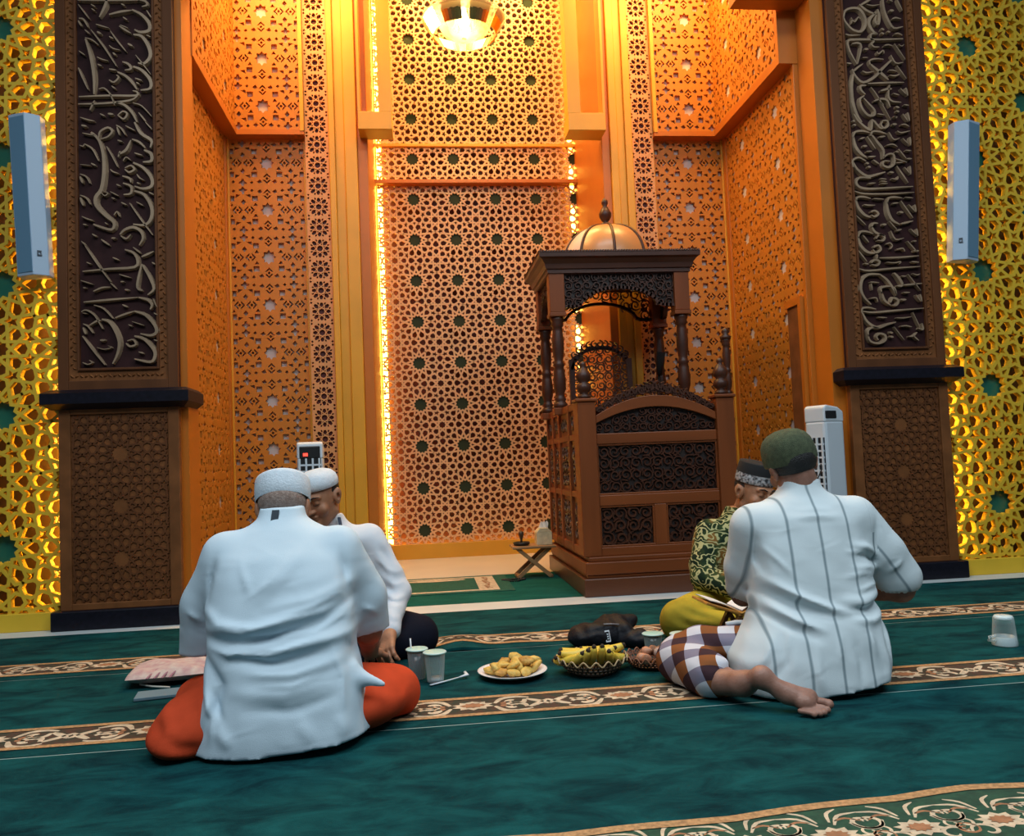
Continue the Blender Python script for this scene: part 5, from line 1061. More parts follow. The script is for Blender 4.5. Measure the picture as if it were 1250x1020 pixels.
# ================================================================== PEOPLE: smooth implicit surfaces meshed by surface nets
def smin(a, b, k):
    if k <= 0: return np.minimum(a, b)
    h = np.clip(.5+.5*(b-a)/k, 0, 1); return b+(a-b)*h-k*h*(1-h)
class SDF:
    def __init__(s, lo, hi, res):
        s.lo = np.array(lo, float); s.res = res
        s.n = np.ceil((np.array(hi)-s.lo)/res).astype(int)+1
        s.ax = [s.lo[i]+res*np.arange(s.n[i]) for i in range(3)]
        s.D = np.full(s.n, 1.0, np.float32)
    def blk(s, lo, hi, m):
        i0 = np.clip(np.floor((np.array(lo)-m-s.lo)/s.res).astype(int), 0, s.n); i1 = np.clip(np.ceil((np.array(hi)+m-s.lo)/s.res).astype(int)+1, 0, s.n)
        sl = tuple(slice(a, b) for a, b in zip(i0, i1))
        X = s.ax[0][sl[0]][:, None, None]; Y = s.ax[1][sl[1]][None, :, None]; Z = s.ax[2][sl[2]][None, None, :]
        return sl, X, Y, Z
    def put(s, sl, d, k, sub=False):
        if d.size == 0: return s
        s.D[sl] = np.maximum(s.D[sl], -d) if (sub and k <= 0) else (-smin(-s.D[sl], d, k) if sub else smin(s.D[sl], d, k)); return s
    def cone(s, a, b, ra, rb, k=.02, sub=False, flat=None):
        a, b = np.array(a, float), np.array(b, float); r = max(ra, rb)
        sl, X, Y, Z = s.blk(np.minimum(a, b)-r, np.maximum(a, b)+r, k+.03)
        d = b-a; L2 = (d*d).sum()+1e-12
        t = np.clip(((X-a[0])*d[0]+(Y-a[1])*d[1]+(Z-a[2])*d[2])/L2, 0, 1)
        q = np.sqrt((X-a[0]-t*d[0])**2+(Y-a[1]-t*d[1])**2+(Z-a[2]-t*d[2])**2)-(ra+(rb-ra)*t)
        return s.put(sl, q, k, sub)
    def chain(s, pts, rs, k=.02):
        for i in range(len(pts)-1): s.cone(pts[i], pts[i+1], rs[i], rs[i+1], k)
        return s
    def ell(s, c, r, k=.02, R=None, sub=False):
        c = np.array(c, float); r = np.array(r, float); m = r.max()
        sl, X, Y, Z = s.blk(c-m, c+m, k+.03); X, Y, Z = X-c[0], Y-c[1], Z-c[2]
        if R is not None:
            R = np.array(R)[:3, :3]
            X, Y, Z = (R[0, 0]*X+R[1, 0]*Y+R[2, 0]*Z, R[0, 1]*X+R[1, 1]*Y+R[2, 1]*Z, R[0, 2]*X+R[1, 2]*Y+R[2, 2]*Z)
        k0 = np.sqrt((X/r[0])**2+(Y/r[1])**2+(Z/r[2])**2); k1 = np.sqrt((X/r[0]**2)**2+(Y/r[1]**2)**2+(Z/r[2]**2)**2)+1e-9
        return s.put(sl, k0*(k0-1)/k1, k, sub)
    def loft(s, sec, k=.02, n=2.3):
        sec = np.array(sec, float); z = sec[:, 0]; cx, cy, a, b = (np.interp(s.ax[2], z, sec[:, i]) for i in (1, 2, 3, 4))
        # smooth the interpolated outline
        w = max(1, int(.022/s.res)); ker = np.ones(2*w+1)/(2*w+1)
        sm = lambda v: np.convolve(np.pad(v, w, mode='edge'), ker, 'valid')
        cx, cy, a, b = map(sm, (cx, cy, a, b)); s.cx, s.cy, s.a, s.b = cx, cy, a, b
        X = s.ax[0][:, None, None]; Y = s.ax[1][None, :, None]; Z = s.ax[2][None, None, :]
        d = ((np.abs((X-cx)/a)**n+np.abs((Y-cy)/b)**n)**(1/n)-1)*np.minimum(a, b)
        d = np.maximum(np.maximum(d, Z-z[-1]), z[0]-Z)
        s.D = smin(s.D, d, k).astype(np.float32); return s
    def folds(s, lines, side=-1):
        """ridges (amp>0) or creases (amp<0) along polylines in the x-z plane, on the side facing -y"""
        X = s.ax[0][:, None]; Z = s.ax[2][None, :]; F = np.zeros((s.n[0], s.n[2]), np.float32)
        for amp, w, pts in lines:
            best = np.full(F.shape, 9.); tt = np.zeros(F.shape)
            m = len(pts)-1
            for i in range(m):
                a, b = np.array(pts[i]), np.array(pts[i+1]); d = b-a; t = np.clip(((X-a[0])*d[0]+(Z-a[1])*d[1])/(d@d+1e-9), 0, 1)
                q = np.hypot(X-a[0]-t*d[0], Z-a[1]-t*d[1]); u = q < best; best = np.where(u, q, best); tt = np.where(u, (i+t)/m, tt)
            F += amp*np.exp(-(best/w)**2)*np.sin(np.pi*np.clip(tt*.86+.07, 0, 1))
        s.D -= F[:, None, :]; return s
    def rough(s, amp, f, seed):
        r = np.random.RandomState(seed); X = s.ax[0][:, None, None]; Y = s.ax[1][None, :, None]; Z = s.ax[2][None, None, :]
        for i in range(5):
            d = r.randn(3); d *= f*(1+.35*i)/np.linalg.norm(d); s.D += (amp/(1+.4*i)*np.sin(d[0]*X+d[1]*Y+d[2]*Z+r.rand()*6)).astype(np.float32)
        return s
    def cut(s, nrm, p):
        nrm = np.array(nrm, float); nrm /= np.linalg.norm(nrm)
        d = nrm[0]*(s.ax[0][:, None, None]-p[0])+nrm[1]*(s.ax[1][None, :, None]-p[1])+nrm[2]*(s.ax[2][None, None, :]-p[2])
        s.D = np.maximum(s.D, d).astype(np.float32); return s
    def floor(s, z): return s.cut((0, 0, -1), (0, 0, z))
    def mesh(s):
        D = s.D; D[[0, -1]] = 1; D[:, [0, -1]] = 1; D[:, :, [0, -1]] = 1
        S = D < 0; nx, ny, nz = D.shape
        cnt = sum(S[i:nx-1+i, j:ny-1+j, k:nz-1+k].astype(np.int8) for i in (0, 1) for j in (0, 1) for k in (0, 1))
        act = (cnt > 0) & (cnt < 8); idx = np.argwhere(act); pos = np.zeros((len(idx), 3)); num = np.zeros(len(idx))
        cs = [(i, j, k) for i in (0, 1) for j in (0, 1) for k in (0, 1)]
        for a in cs:
            for ax in range(3):
                if a[ax]: continue
                b = list(a); b[ax] = 1
                d0 = D[idx[:, 0]+a[0], idx[:, 1]+a[1], idx[:, 2]+a[2]]; d1 = D[idx[:, 0]+b[0], idx[:, 1]+b[1], idx[:, 2]+b[2]]
                m = (d0 < 0) != (d1 < 0); t = np.where(m, d0/(d0-d1+1e-12), 0)
                p = np.array(a, float)[None]+t[:, None]*(np.array(b)-np.array(a))[None]; pos += p*m[:, None]; num += m
        V = (idx+pos/num[:, None])*s.res+s.lo
        vid = np.full(act.shape, -1); vid[act] = np.arange(len(idx)); F = []
        for ax in range(3):
            o1, o2 = [q for q in range(3) if q != ax]
            sl0 = [slice(1, -1)]*3; sl1 = [slice(1, -1)]*3; sl0[ax] = slice(0, -1); sl1[ax] = slice(1, None)
            e = np.argwhere(S[tuple(sl0)] != S[tuple(sl1)]); off = np.ones(3, int); off[ax] = 0; e = e+off
            fl = S[e[:, 0], e[:, 1], e[:, 2]]
            u = np.zeros(3, int); u[o1] = 1; v = np.zeros(3, int); v[o2] = 1
            q = np.stack([vid[tuple((e-u-v).T)], vid[tuple((e-v).T)], vid[tuple(e.T)], vid[tuple((e-u).T)]], 1)
            if ax == 1: fl = ~fl
            q[~fl] = q[~fl][:, ::-1]; F.append(q)
        F = np.concatenate(F); F = F[(F >= 0).all(1)]
        return V, F
def join(parts):
    n = 0; Vs, Fs = [], []
    for V, F in parts: Vs.append(V); Fs.append(F+n); n += len(V)
    return np.concatenate(Vs), np.concatenate(Fs)
def sdf_obj(name, parts, m, parent, attrs=None):
    V, F = join([p.mesh() if isinstance(p, SDF) else p for p in parts])
    me = bpy.data.meshes.new(name); me.vertices.add(len(V)); me.vertices.foreach_set('co', V.astype(np.float32).ravel())
    me.loops.add(F.size); me.loops.foreach_set('vertex_index', F.astype(np.int32).ravel())
    me.polygons.add(len(F)); me.polygons.foreach_set('loop_start', np.arange(0, F.size, 4, dtype=np.int32)); me.polygons.foreach_set('loop_total', np.full(len(F), 4, np.int32))
    me.update(calc_edges=True); me.validate()
    for k, fn in (attrs or {}).items():
        a = me.attributes.new(k, 'FLOAT', 'POINT'); a.data.foreach_set('value', fn(V).astype(np.float32))
    return link(name, me, m, parent, smooth=True)
def euler(rx, ry, rz): return Matrix.Rotation(rz, 3, 'Z') @ Matrix.Rotation(ry, 3, 'Y') @ Matrix.Rotation(rx, 3, 'X')
def head(c, R, sc=1, face=True, neck_to=None, res=.0036):
    """head with face towards local -y; returns the field and the local-to-world map"""
    Rn = np.array(R); c = np.array(c, float); W = lambda p: c+Rn@(np.array(p, float)*sc)
    s = SDF(c-.17*sc-(0 if neck_to is None else .05), c+.17*sc, res)
    E = lambda p, r, k=.015, sub=False: s.ell(W(p), np.array(r)*sc, k, Rn, sub)
    C = lambda a, b, ra, rb, k=.01, sub=False: s.cone(W(a), W(b), ra*sc, rb*sc, k, sub)
    E((0, .012, .035), (.076, .094, .088)); E((0, -.03, -.02), (.066, .066, .085), .03); E((0, -.045, -.075), (.043, .042, .040), .03)
    C((-.048, .0, -.065), (0, -.062, -.092), .022, .020, .03); C((.048, .0, -.065), (0, -.062, -.092), .022, .020, .03)
    for sx in (-1, 1):
        E((sx*.040, -.072, -.028), (.026, .020, .024), .02)                      # cheek
        E((sx*.031, -.103, .012), (.019, .017, .013), .012, True)                # socket
        E((sx*.031, -.080, .008), (.0155, .0145, .0125), .006)                   # lidded eye
        C((sx*.012, -.094, .030), (sx*.046, -.080, .030), .009, .008, .014)      # brow
        E((sx*.078, .012, -.005), (.010, .024, .034), .008); E((sx*.084, .022, .008), (.009, .020, .026), .006); E((sx*.085, .010, -.002), (.007, .009, .016), .004, True)
        E((sx*.014, -.104, -.026), (.010, .011, .008), .006)                     # nostril wing
    C((0, -.096, .018), (0, -.117, -.022), .008, .0125, .012); E((0, -.113, -.026), (.012, .012, .010), .006)
    E((0, -.094, -.050), (.024, .013, .0075), .006); E((0, -.092, -.061), (.021, .013, .0075), .006); C((-.022, -.1045, -.0555), (.022, -.1045, -.0555), .0016, .0016, .003, True)
    E((0, -.084, -.090), (.020, .016, .015), .014)
    if neck_to is not None:
        s.cone(W((0, .03, -.05)), neck_to, .052*sc, .058*sc, .03)
    return s, W
def hand(M, curl=(.3, .4, .35), mirror=1, sc=1, res=.003, spread=.10):
    """wrist at origin, fingers along +x, palm down (-z)"""
    Mn = np.array(M.to_4x4()) if hasattr(M, 'to_4x4') else np.array(M); W = lambda p: Mn[:3, :3]@(np.array(p, float)*np.array((1, mirror, 1))*sc)+Mn[:3, 3]
    o = Mn[:3, 3]; s = SDF(o-.2*sc, o+.2*sc, res)
    for y, y2 in ((-.026, -.030), (-.009, -.011), (.009, .010), (.024, .028)): s.cone(W((.0, y*.6, 0)), W((.085, y2, .002)), .017*sc, .0125*sc, .012)
    s.cone(W((-.06, 0, .0)), W((.01, 0, 0)), .026*sc, .026*sc, .02)
    for i, (y, L) in enumerate(((-.031, .060), (-.011, .076), (.010, .080), (.030, .070))):
        p = np.array((.088, y, .002)); a = 0; sp = (i-1.5)*spread
        r = [.0102, .0095, .0088, .0075]
        for j, f in enumerate((.45, .32, .23)):
            a += curl[j]*(1+.12*(1.5-i)); q = p+L*f*np.array((math.cos(a)*math.cos(sp), math.sin(sp), -math.sin(a)))
            s.cone(W(p), W(q), r[j]*sc, r[j+1]*sc, .004); p = q
    p = np.array((.020, .030, -.004)); q = np.array((.052, .056, -.016)); t = np.array((.078, .060, -.030)); u = np.array((.098, .056, -.042))
    s.cone(W((.0, .012, -.002)), W(p), .018*sc, .016*sc, .012); s.cone(W(p), W(q), .0145*sc, .0115*sc, .008); s.cone(W(q), W(t), .0115*sc, .0105*sc, .004); s.cone(W(t), W(u), .0105*sc, .008*sc, .004)
    return s
def frame(o, x, z):
    x = Vector(x).normalized(); z = Vector(z); z = (z-x*z.dot(x)).normalized(); y = z.cross(x)
    return Matrix(((x.x, y.x, z.x, o[0]), (x.y, y.y, z.y, o[1]), (x.z, y.z, z.z, o[2]), (0, 0, 0, 1)))
def skin(name, c, c2): return mat(name, c, .5, col2=c2, vscale=22, bump=.12, bscale=140, sss=.08, spec=.4)
SK1 = skin('skin_warm_brown', (.30, .135, .075), (.38, .18, .105)); SK2 = skin('skin_tan', (.33, .145, .075), (.42, .20, .115)); SK3 = skin('skin_brown', (.27, .125, .085), (.37, .19, .14)); SK4 = skin('skin_light_brown', (.33, .14, .07), (.42, .20, .11))
HAIR = mat('black_hair', (.012, .010, .010), .6, bump=.6, bscale=200); GREYH = mat('grey_hair', (.22, .14, .11), .8, col2=(.34, .25, .21), vscale=80, bump=.5, bscale=200)
BROW = mat('dark_brow', (.02, .012, .01), .8)
def cloth(name, c, wrinkle=.5, wscale=7, **k):
    """woven cloth: fine weave plus soft irregular wrinkles, both as relief"""
    m = mat(name, c, .85, bump=.15, bscale=420, spec=.12, **k); nt = m.node_tree; N = nt.nodes.new; L = nt.links.new
    b0 = [n for n in nt.nodes if n.type == 'BUMP'][0]; tc = [n for n in nt.nodes if n.type == 'TEX_COORD'][0]
    mp = N('ShaderNodeMapping'); mp.inputs['Scale'].default_value = (1, 1, 1.9); mp.inputs['Rotation'].default_value = (0, .35, 0); L(tc.outputs['Object'], mp.inputs[0])
    n = N('ShaderNodeTexNoise'); n.noise_type = 'RIDGED_MULTIFRACTAL'; n.inputs['Scale'].default_value = wscale; n.inputs['Detail'].default_value = 2.5; n.inputs['Distortion'].default_value = .8; L(mp.outputs[0], n.inputs[0])
    bp = N('ShaderNodeBump'); bp.inputs['Strength'].default_value = wrinkle; bp.inputs['Distance'].default_value = .006; L(n.outputs[0], bp.inputs['Height']); L(bp.outputs[0], b0.inputs['Normal'])
    return m
WHITE1 = cloth('white_cotton_shirt', (.56, .67, .75)); WHITE2 = cloth('bright_white_shirt', (.66, .70, .76)); RED = cloth('rust_red_trousers', (.56, .062, .020), var=.15, vscale=7); NAVY = cloth('navy_trousers', (.006, .007, .015))
CAPW = mat('white_knit_cap', (.62, .68, .74), .9, bump=.3, bscale=150, var=.05, vscale=50); CAPG = mat('olive_felt_cap', (.060, .075, .038), .95, var=.25, vscale=60, bump=.4, bscale=300)
def cap_mesh(prof, c, R, sy, n=36):
    mb = MB(); Rm = R.to_4x4() if hasattr(R, 'to_4x4') else R; vs = []
    for r, z in prof:
        for k in range(n):
            a = 2*math.pi*k/n; vs.append(Vector(c)+(R @ Vector((r*math.cos(a), r*sy*math.sin(a), z))))
    return mb.add(vs, [(i*n+k, i*n+(k+1) % n, (i+1)*n+(k+1) % n, (i+1)*n+k) for i in range(len(prof)-1) for k in range(n)])
def face_bits(W, R, root, body, sc=1):
    for sx in (-1, 1):
        MB().tube([W((sx*.014, -.1035, .032)), W((sx*.030, -.0985, .038)), W((sx*.050, -.0835, .033))], [.0045, .0055, .003], 6, .6).build('eyebrow', BROW, body, smooth=True)
        MB().tube([W((sx*.018, -.0945, .003)), W((sx*.030, -.0965, .000)), W((sx*.043, -.0885, .003))], [.0012, .0019, .0012], 5).build('eyelash', BROW, body, smooth=True)
    MB().tube([W((-.020, -.1035, -.0555)), W((0, -.1075, -.0545)), W((.020, -.1035, -.0555))], [.0008, .0014, .0008], 5).build('lip_line', mat('lip_shadow', (.10, .03, .025), .6), body, smooth=True)

# ---------------------------------------------------------------- man in rust red trousers, seen from behind
p1 = empty('person', (-.46, -2.2, 0), 'person in white shirt and rust red trousers sitting cross-legged with white cap, seen from behind', 'person')
R1 = euler(math.radians(24), math.radians(2), math.pi+.06)
h1, W1 = head((-.508, -1.985, .727), R1, 1.05, neck_to=(-.50, -2.06, .62))
b1 = SDF((-.9, -2.6, 0), (.06, -1.4, .76), .011)
b1.loft([(.08, -.47, -2.25, .17, .14), (.3, -.48, -2.2, .17, .12), (.55, -.49, -2.13, .19, .10), (.62, -.495, -2.1, .13, .08), (.68, -.50, -2.06, .06, .06)])
for pts, rs in ((((-.68, -2.12, .58), (-.765, -2.08, .30), (-.68, -1.78, .17)), (.055, .045, .032)), (((-.30, -2.12, .58), (-.215, -2.03, .29), (-.235, -1.66, .135)), (.055, .045, .034))): b1.chain(pts, rs, .03)
for pts, rs in ((((-.60, -2.22, .11), (-.78, -2.02, .10), (-.42, -1.86, .06)), (.09, .065, .045)), (((-.34, -2.2, .10), (-.14, -2.05, .08), (-.52, -1.84, .06)), (.075, .06, .045))): b1.chain(pts, rs, .03)
hm1 = hand(frame((-.238, -1.63, .128), (.12, 1, -.28), (0, .25, 1)), (.35, .45, .4), -1)
hm1b = hand(frame((-.67, -1.75, .165), (.2, 1, -.3), (0, .25, 1)), (.35, .45, .4), 1)
body1 = sdf_obj('body', [h1, b1, hm1, hm1b], SK1, p1)
face_bits(W1, R1, p1, body1)
s = SDF((-.92, -2.60, 0), (.10, -1.66, .82), .0075)
s.loft([(.012, -.478, -2.27, .282, .205), (.05, -.476, -2.265, .275, .205), (.14, -.466, -2.25, .256, .20), (.22, -.468, -2.235, .242, .192), (.30, -.478, -2.215, .238, .184), (.42, -.482, -2.185, .243, .175), (.52, -.488, -2.155, .243, .162), (.585, -.492, -2.13, .232, .146), (.63, -.495, -2.105, .20, .126), (.66, -.498, -2.09, .165, .112), (.685, -.50, -2.075, .122, .10), (.700, -.502, -2.066, .085, .09), (.746, -.504, -2.046, .073, .080)], .02, 2.7)
v = SDF((-.92, -2.60, 0), (.10, -1.66, .82), .0075)
v.cone((-.665, -2.125, .585), (-.752, -2.10, .42), .092, .086, .02).cone((-.752, -2.10, .42), (-.775, -2.07, .24), .086, .078, .02)
v.cone((-.310, -2.125, .585), (-.228, -2.08, .42), .092, .084, .02).cone((-.228, -2.08, .42), (-.208, -2.01, .24), .084, .078, .02)
v.cut((.05, .1, -1), (-.5, -2.05, .282)).cone((-.779, -2.065, .20), (-.763, -2.085, .34), .070, .06, .002, True).cone((-.205, -2.0, .20), (-.216, -2.04, .34), .068, .056, .002, True)
s.D = smin(s.D, v.D, .035)
s.cone((-.245, -2.31, .205), (-.150, -2.335, .176), .030, .006, .035)
s.ell((-.504, -2.03, .772), (.064, .072, .05), .008, None, True)
# folds over the back: waist creases, shoulder pulls, seams
fl = [(.013, .018, [(-.70, .385), (-.58, .372), (-.44, .405), (-.30, .425)]), (-.010, .016, [(-.69, .352), (-.56, .338), (-.42, .36), (-.28, .385)]), (.011, .015, [(-.64, .318), (-.50, .305), (-.34, .335), (-.25, .345)]), (-.009, .014, [(-.62, .288), (-.48, .276), (-.32, .30)]),
      (.009, .016, [(-.56, .255), (-.42, .245), (-.28, .275)]), (.008, .018, [(-.72, .44), (-.66, .40), (-.60, .39)]), (-.008, .014, [(-.70, .30), (-.64, .22), (-.66, .12)]), (.010, .018, [(-.715, .27), (-.68, .17), (-.72, .06)]), (-.008, .016, [(-.25, .45), (-.33, .40), (-.44, .385)]), (.008, .018, [(-.255, .50), (-.36, .46), (-.50, .44)]),
      (.007, .025, [(-.40, .62), (-.46, .54), (-.55, .46)]), (-.007, .014, [(-.285, .60), (-.272, .52), (-.258, .44)]), (-.007, .014, [(-.692, .60), (-.705, .52), (-.715, .45)]), (.006, .02, [(-.60, .20), (-.45, .19), (-.33, .21)]), (-.006, .015, [(-.56, .15), (-.42, .14), (-.30, .17)]), (.006, .02, [(-.65, .10), (-.60, .05)]), (.005, .02, [(-.40, .11), (-.36, .05)]), (.005, .02, [(-.28, .12), (-.26, .05)])]
fl += [(.006, .008, [(-.66, .4), (-.54, .385), (-.42, .415)]), (-.006, .008, [(-.64, .37), (-.5, .355), (-.34, .385)]), (.006, .008, [(-.6, .335), (-.46, .32), (-.33, .35)]), (.005, .008, [(-.27, .4), (-.36, .36), (-.46, .35)]), (.006, .009, [(-.28, .47), (-.36, .44), (-.46, .42)]), (-.005, .008, [(-.6, .3), (-.48, .29)]), (.005, .009, [(-.69, .33), (-.62, .31), (-.57, .32)]), (.006, .01, [(-.7, .2), (-.66, .13), (-.67, .06)]), (-.006, .009, [(-.67, .2), (-.63, .12)]), (.005, .01, [(-.52, .22), (-.42, .215), (-.34, .235)]), (.004, .01, [(-.45, .6), (-.5, .52), (-.57, .47)]), (.005, .01, [(-.3, .3), (-.27, .22), (-.27, .12)]), (-.005, .009, [(-.27, .33), (-.245, .25)]), (.005, .01, [(-.8, .42), (-.75, .38)]), (.005, .01, [(-.22, .4), (-.17, .37)]), (.004, .012, [(-.6, .58), (-.56, .48)])]
s.folds([(a*1.45, w, q) for a, w, q in fl]).rough(.0018, 26, 1)
s.cut((.07, 0, -1), (-.478, 0, .016)); s.cut((0, .15, -1), (-.5, -2.1, -.02))
for a in (((-.9, .13), (-.69, .273)), ((-.29, .06), (.1, .287))): pass
sh1 = sdf_obj('shirt', [s], WHITE1, p1)
MB().add([(x+dx, y, z) for x, y, z in ((-.508, -2.139, .740), (-.511, -2.156, .702), (-.514, -2.192, .668), (-.515, -2.2, .660)) for dx in (-.0125, .0125)], [(2*i, 2*i+1, 2*i+3, 2*i+2) for i in range(3)]).build('collar_label', mat('dark_label', (.02, .03, .045), .7), sh1)
t = SDF((-1.0, -2.62, 0), (.12, -1.6, .32), .009)
t.ell((-.68, -2.22, .075), (.195, .185, .105), .04).ell((-.30, -2.17, .085), (.21, .18, .09), .04).cone((-.36, -2.20, .10), (-.125, -2.06, .082), .115, .088, .05).cone((-.62, -2.22, .10), (-.775, -2.08, .088), .115, .092, .05)
t.ell((-.79, -2.30, .05), (.10, .13, .06), .05); t.cone((-.125, -2.05, .068), (-.52, -1.86, .06), .072, .06, .04).cone((-.76, -2.06, .075), (-.40, -1.84, .06), .075, .06, .04)
t.folds([(.010, .022, [(-.86, .16), (-.80, .10), (-.82, .03)]), (-.010, .018, [(-.83, .09), (-.76, .05), (-.70, .04)]), (.010, .018, [(-.88, .06), (-.80, .03), (-.72, .02)]), (.006, .03, [(-.20, .18), (-.10, .12)])]).rough(.003, 20, 3).floor(.004)
sdf_obj('trousers', [t], RED, p1)
CP1 = [(.0960, -.012), (.0980, -.010), (.0995, .03), (.0985, .064), (.0945, .076), (.0810, .085), (.05, .090), (.0005, .092)]
cpc = Vector(W1((0, .010, .040)))
cap_mesh(CP1, cpc, R1, 1.13).build('cap', CAPW, p1, smooth=True)
hm = SDF(np.array(cpc)-.16, np.array(cpc)+.12, .004); hm.ell(W1((0, .030, .020)), np.array((.0805, .086, .062))*1.05, 0, np.array(R1)); hm.cut(np.array(R1)@np.array((0, -1, .1)), W1((0, -.005, 0))); hm.cut(np.array(R1)@np.array((0, -.3, -1)), W1((0, .05, -.030)))
sdf_obj('hair', [hm], GREYH, p1)

# ---------------------------------------------------------------- man facing him
p2 = empty('person', (-.44, -1.05, 0), 'person facing the camera in white cap, long white shirt and navy trousers', 'person')
R2 = euler(math.radians(20), math.radians(-4), -.42)
h2, W2 = head((-.478, -1.165, .742), R2, 1.05, neck_to=(-.455, -1.06, .60))
b2 = SDF((-.85, -1.62, 0), (.12, -.75, .74), .011)
b2.loft([(.06, -.44, -.98, .17, .14), (.3, -.445, -1.0, .17, .12), (.53, -.45, -1.06, .18, .10), (.60, -.455, -1.07, .10, .07), (.66, -.457, -1.07, .058, .058)])
b2.chain(((-.26, -1.07, .53), (-.145, -1.10, .29), (-.168, -1.33, .145)), (.055, .043, .030), .03); b2.chain(((-.64, -1.07, .53), (-.72, -1.10, .29), (-.55, -1.36, .16)), (.055, .043, .030), .03)
for pts, rs in ((((-.34, -1.0, .11), (-.06, -1.17, .09), (-.40, -1.36, .055)), (.09, .06, .04)), (((-.56, -1.0, .11), (-.82, -1.17, .09), (-.48, -1.38, .055)), (.09, .06, .04))): b2.chain(pts, rs, .03)
hm2 = hand(frame((-.172, -1.355, .132), (-.10, -.70, -.45), (-.5, -.45, .65)), (.40, .5, .35), -1, 1.02).floor(.004)
hm2b = hand(frame((-.54, -1.38, .15), (.5, -.8, -.3), (0, -.3, 1)), (.4, .5, .4), 1)
body2 = sdf_obj('body', [h2, b2, hm2, hm2b], SK2, p2)
face_bits(W2, R2, p2, body2)
s = SDF((-.86, -1.45, 0), (.02, -.72, .72), .0085)
s.loft([(.03, -.44, -.97, .235, .19), (.16, -.44, -.98, .225, .18), (.30, -.445, -1.0, .215, .165), (.42, -.447, -1.03, .222, .155), (.50, -.45, -1.05, .222, .14), (.555, -.452, -1.06, .19, .122), (.59, -.455, -1.065, .14, .10), (.615, -.457, -1.07, .095, .085), (.665, -.460, -1.075, .072, .075)], .02)
for sx in (1, -1):
    m_ = lambda x: -.45+sx*(x+.45)
    s.cone((m_(-.27), -1.07, .53), (m_(-.175), -1.10, .36), .080, .068, .05).cone((m_(-.175), -1.10, .36), (m_(-.142), -1.12, .285), .068, .064, .02)
s.cone((-.142, -1.12, .285), (-.163, -1.30, .165), .062, .043, .02).cone((-.758, -1.12, .285), (-.58, -1.33, .18), .062, .043, .02)
s.cone((-.161, -1.285, .172), (-.166, -1.315, .152), .047, .046, .004)
s.ell((-.462, -1.09, .68), (.058, .064, .05), .006, None, True)
s.folds([(.008, .014, [(-.24, .50), (-.19, .42), (-.16, .34)]), (-.007, .012, [(-.21, .50), (-.165, .42)]), (.008, .013, [(-.22, .38), (-.15, .33), (-.11, .33)]), (-.007, .012, [(-.20, .33), (-.14, .29)]), (.007, .013, [(-.19, .26), (-.12, .24)]), (.006, .012, [(-.20, .22), (-.13, .20)]), (.007, .02, [(-.36, .52), (-.33, .40), (-.30, .28)]), (-.006, .014, [(-.29, .50), (-.27, .38), (-.26, .25)]), (.009, .010, [(-.235, .46), (-.19, .40), (-.13, .38)]), (-.008, .009, [(-.22, .43), (-.17, .375)]), (.008, .010, [(-.21, .30), (-.15, .27), (-.10, .28)]), (-.008, .009, [(-.20, .275), (-.13, .255)]), (.006, .010, [(-.21, .24), (-.14, .22)])]).rough(.002, 30, 5)
sh2 = sdf_obj('shirt', [s], WHITE2, p2)
MB().tube([(-.395, -1.150, .648), (-.388, -1.170, .620), (-.384, -1.185, .595)], .008, 4, .4).build('collar_trim', mat('dark_blue_trim', (.02, .035, .07), .7), sh2)
t = SDF((-1.0, -1.62, 0), (.16, -.72, .28), .010)
t.ell((-.44, -.98, .09), (.26, .20, .12), .04).cone((-.33, -1.0, .115), (-.045, -1.16, .090), .12, .088, .05).cone((-.56, -1.0, .115), (-.82, -1.16, .095), .12, .09, .05).cone((-.05, -1.17, .07), (-.42, -1.37, .055), .08, .055, .04).cone((-.82, -1.17, .07), (-.46, -1.38, .055), .08, .055, .04).rough(.003, 18, 6).floor(.004)
sdf_obj('trousers', [t], NAVY, p2)
CP2 = [(.0905, -.012), (.0925, -.010), (.0935, .012), (.088, .034), (.072, .054), (.045, .066), (.0005, .070)]
cap_mesh(CP2, W2((0, .012, .060)), R2 @ Matrix.Rotation(math.radians(-6), 3, 'X'), 1.14).build('cap', CAPW, p2, smooth=True)
hm = SDF(np.array(W2((0, 0, 0)))-.16, np.array(W2((0, 0, 0)))+.16, .004); hm.ell(W2((0, .022, .030)), np.array((.0800, .088, .070))*1.05, 0, np.array(R2)); hm.cut(np.array(R2)@np.array((0, -1, -.35)), W2((0, -.052, .04))); hm.cut(np.array(R2)@np.array((0, -.25, -1)), W2((0, .05, -.020)))
sdf_obj('hair', [hm], HAIR, p2)

# ---------------------------------------------------------------- man in striped shirt and checkered sarong
p3 = empty('person', (1.43, -2.05, 0), 'person in striped white shirt, checkered sarong and olive cap, barefoot, seen from behind', 'person')
R3 = euler(math.radians(16), math.radians(14), math.pi+.02)
h3, W3 = head((1.466, -1.90, .812), R3, 1.10, neck_to=(1.485, -1.93, .66))
b3 = SDF((.80, -2.6, 0), (2.1, -1.5, .80), .011)
b3.loft([(.08, 1.42, -2.05, .17, .14), (.3, 1.45, -2.0, .16, .12), (.56, 1.46, -1.96, .18, .10), (.63, 1.475, -1.945, .13, .08), (.70, 1.48, -1.92, .064, .062)])
b3.chain(((1.665, -1.97, .60), (1.845, -1.985, .315), (1.60, -1.72, .27)), (.055, .046, .032), .03); b3.chain(((1.27, -1.95, .59), (1.275, -1.80, .30), (1.42, -1.60, .24)), (.055, .044, .032), .03)
b3.chain(((1.30, -2.0, .12), (.97, -1.84, .09), (1.055, -2.205, .062)), (.08, .06, .046), .03); b3.chain(((1.55, -2.0, .11), (1.72, -1.78, .09), (1.50, -1.62, .06)), (.08, .06, .045), .03)
ft = SDF((.92, -2.62, 0), (1.45, -2.05, .22), .0036)
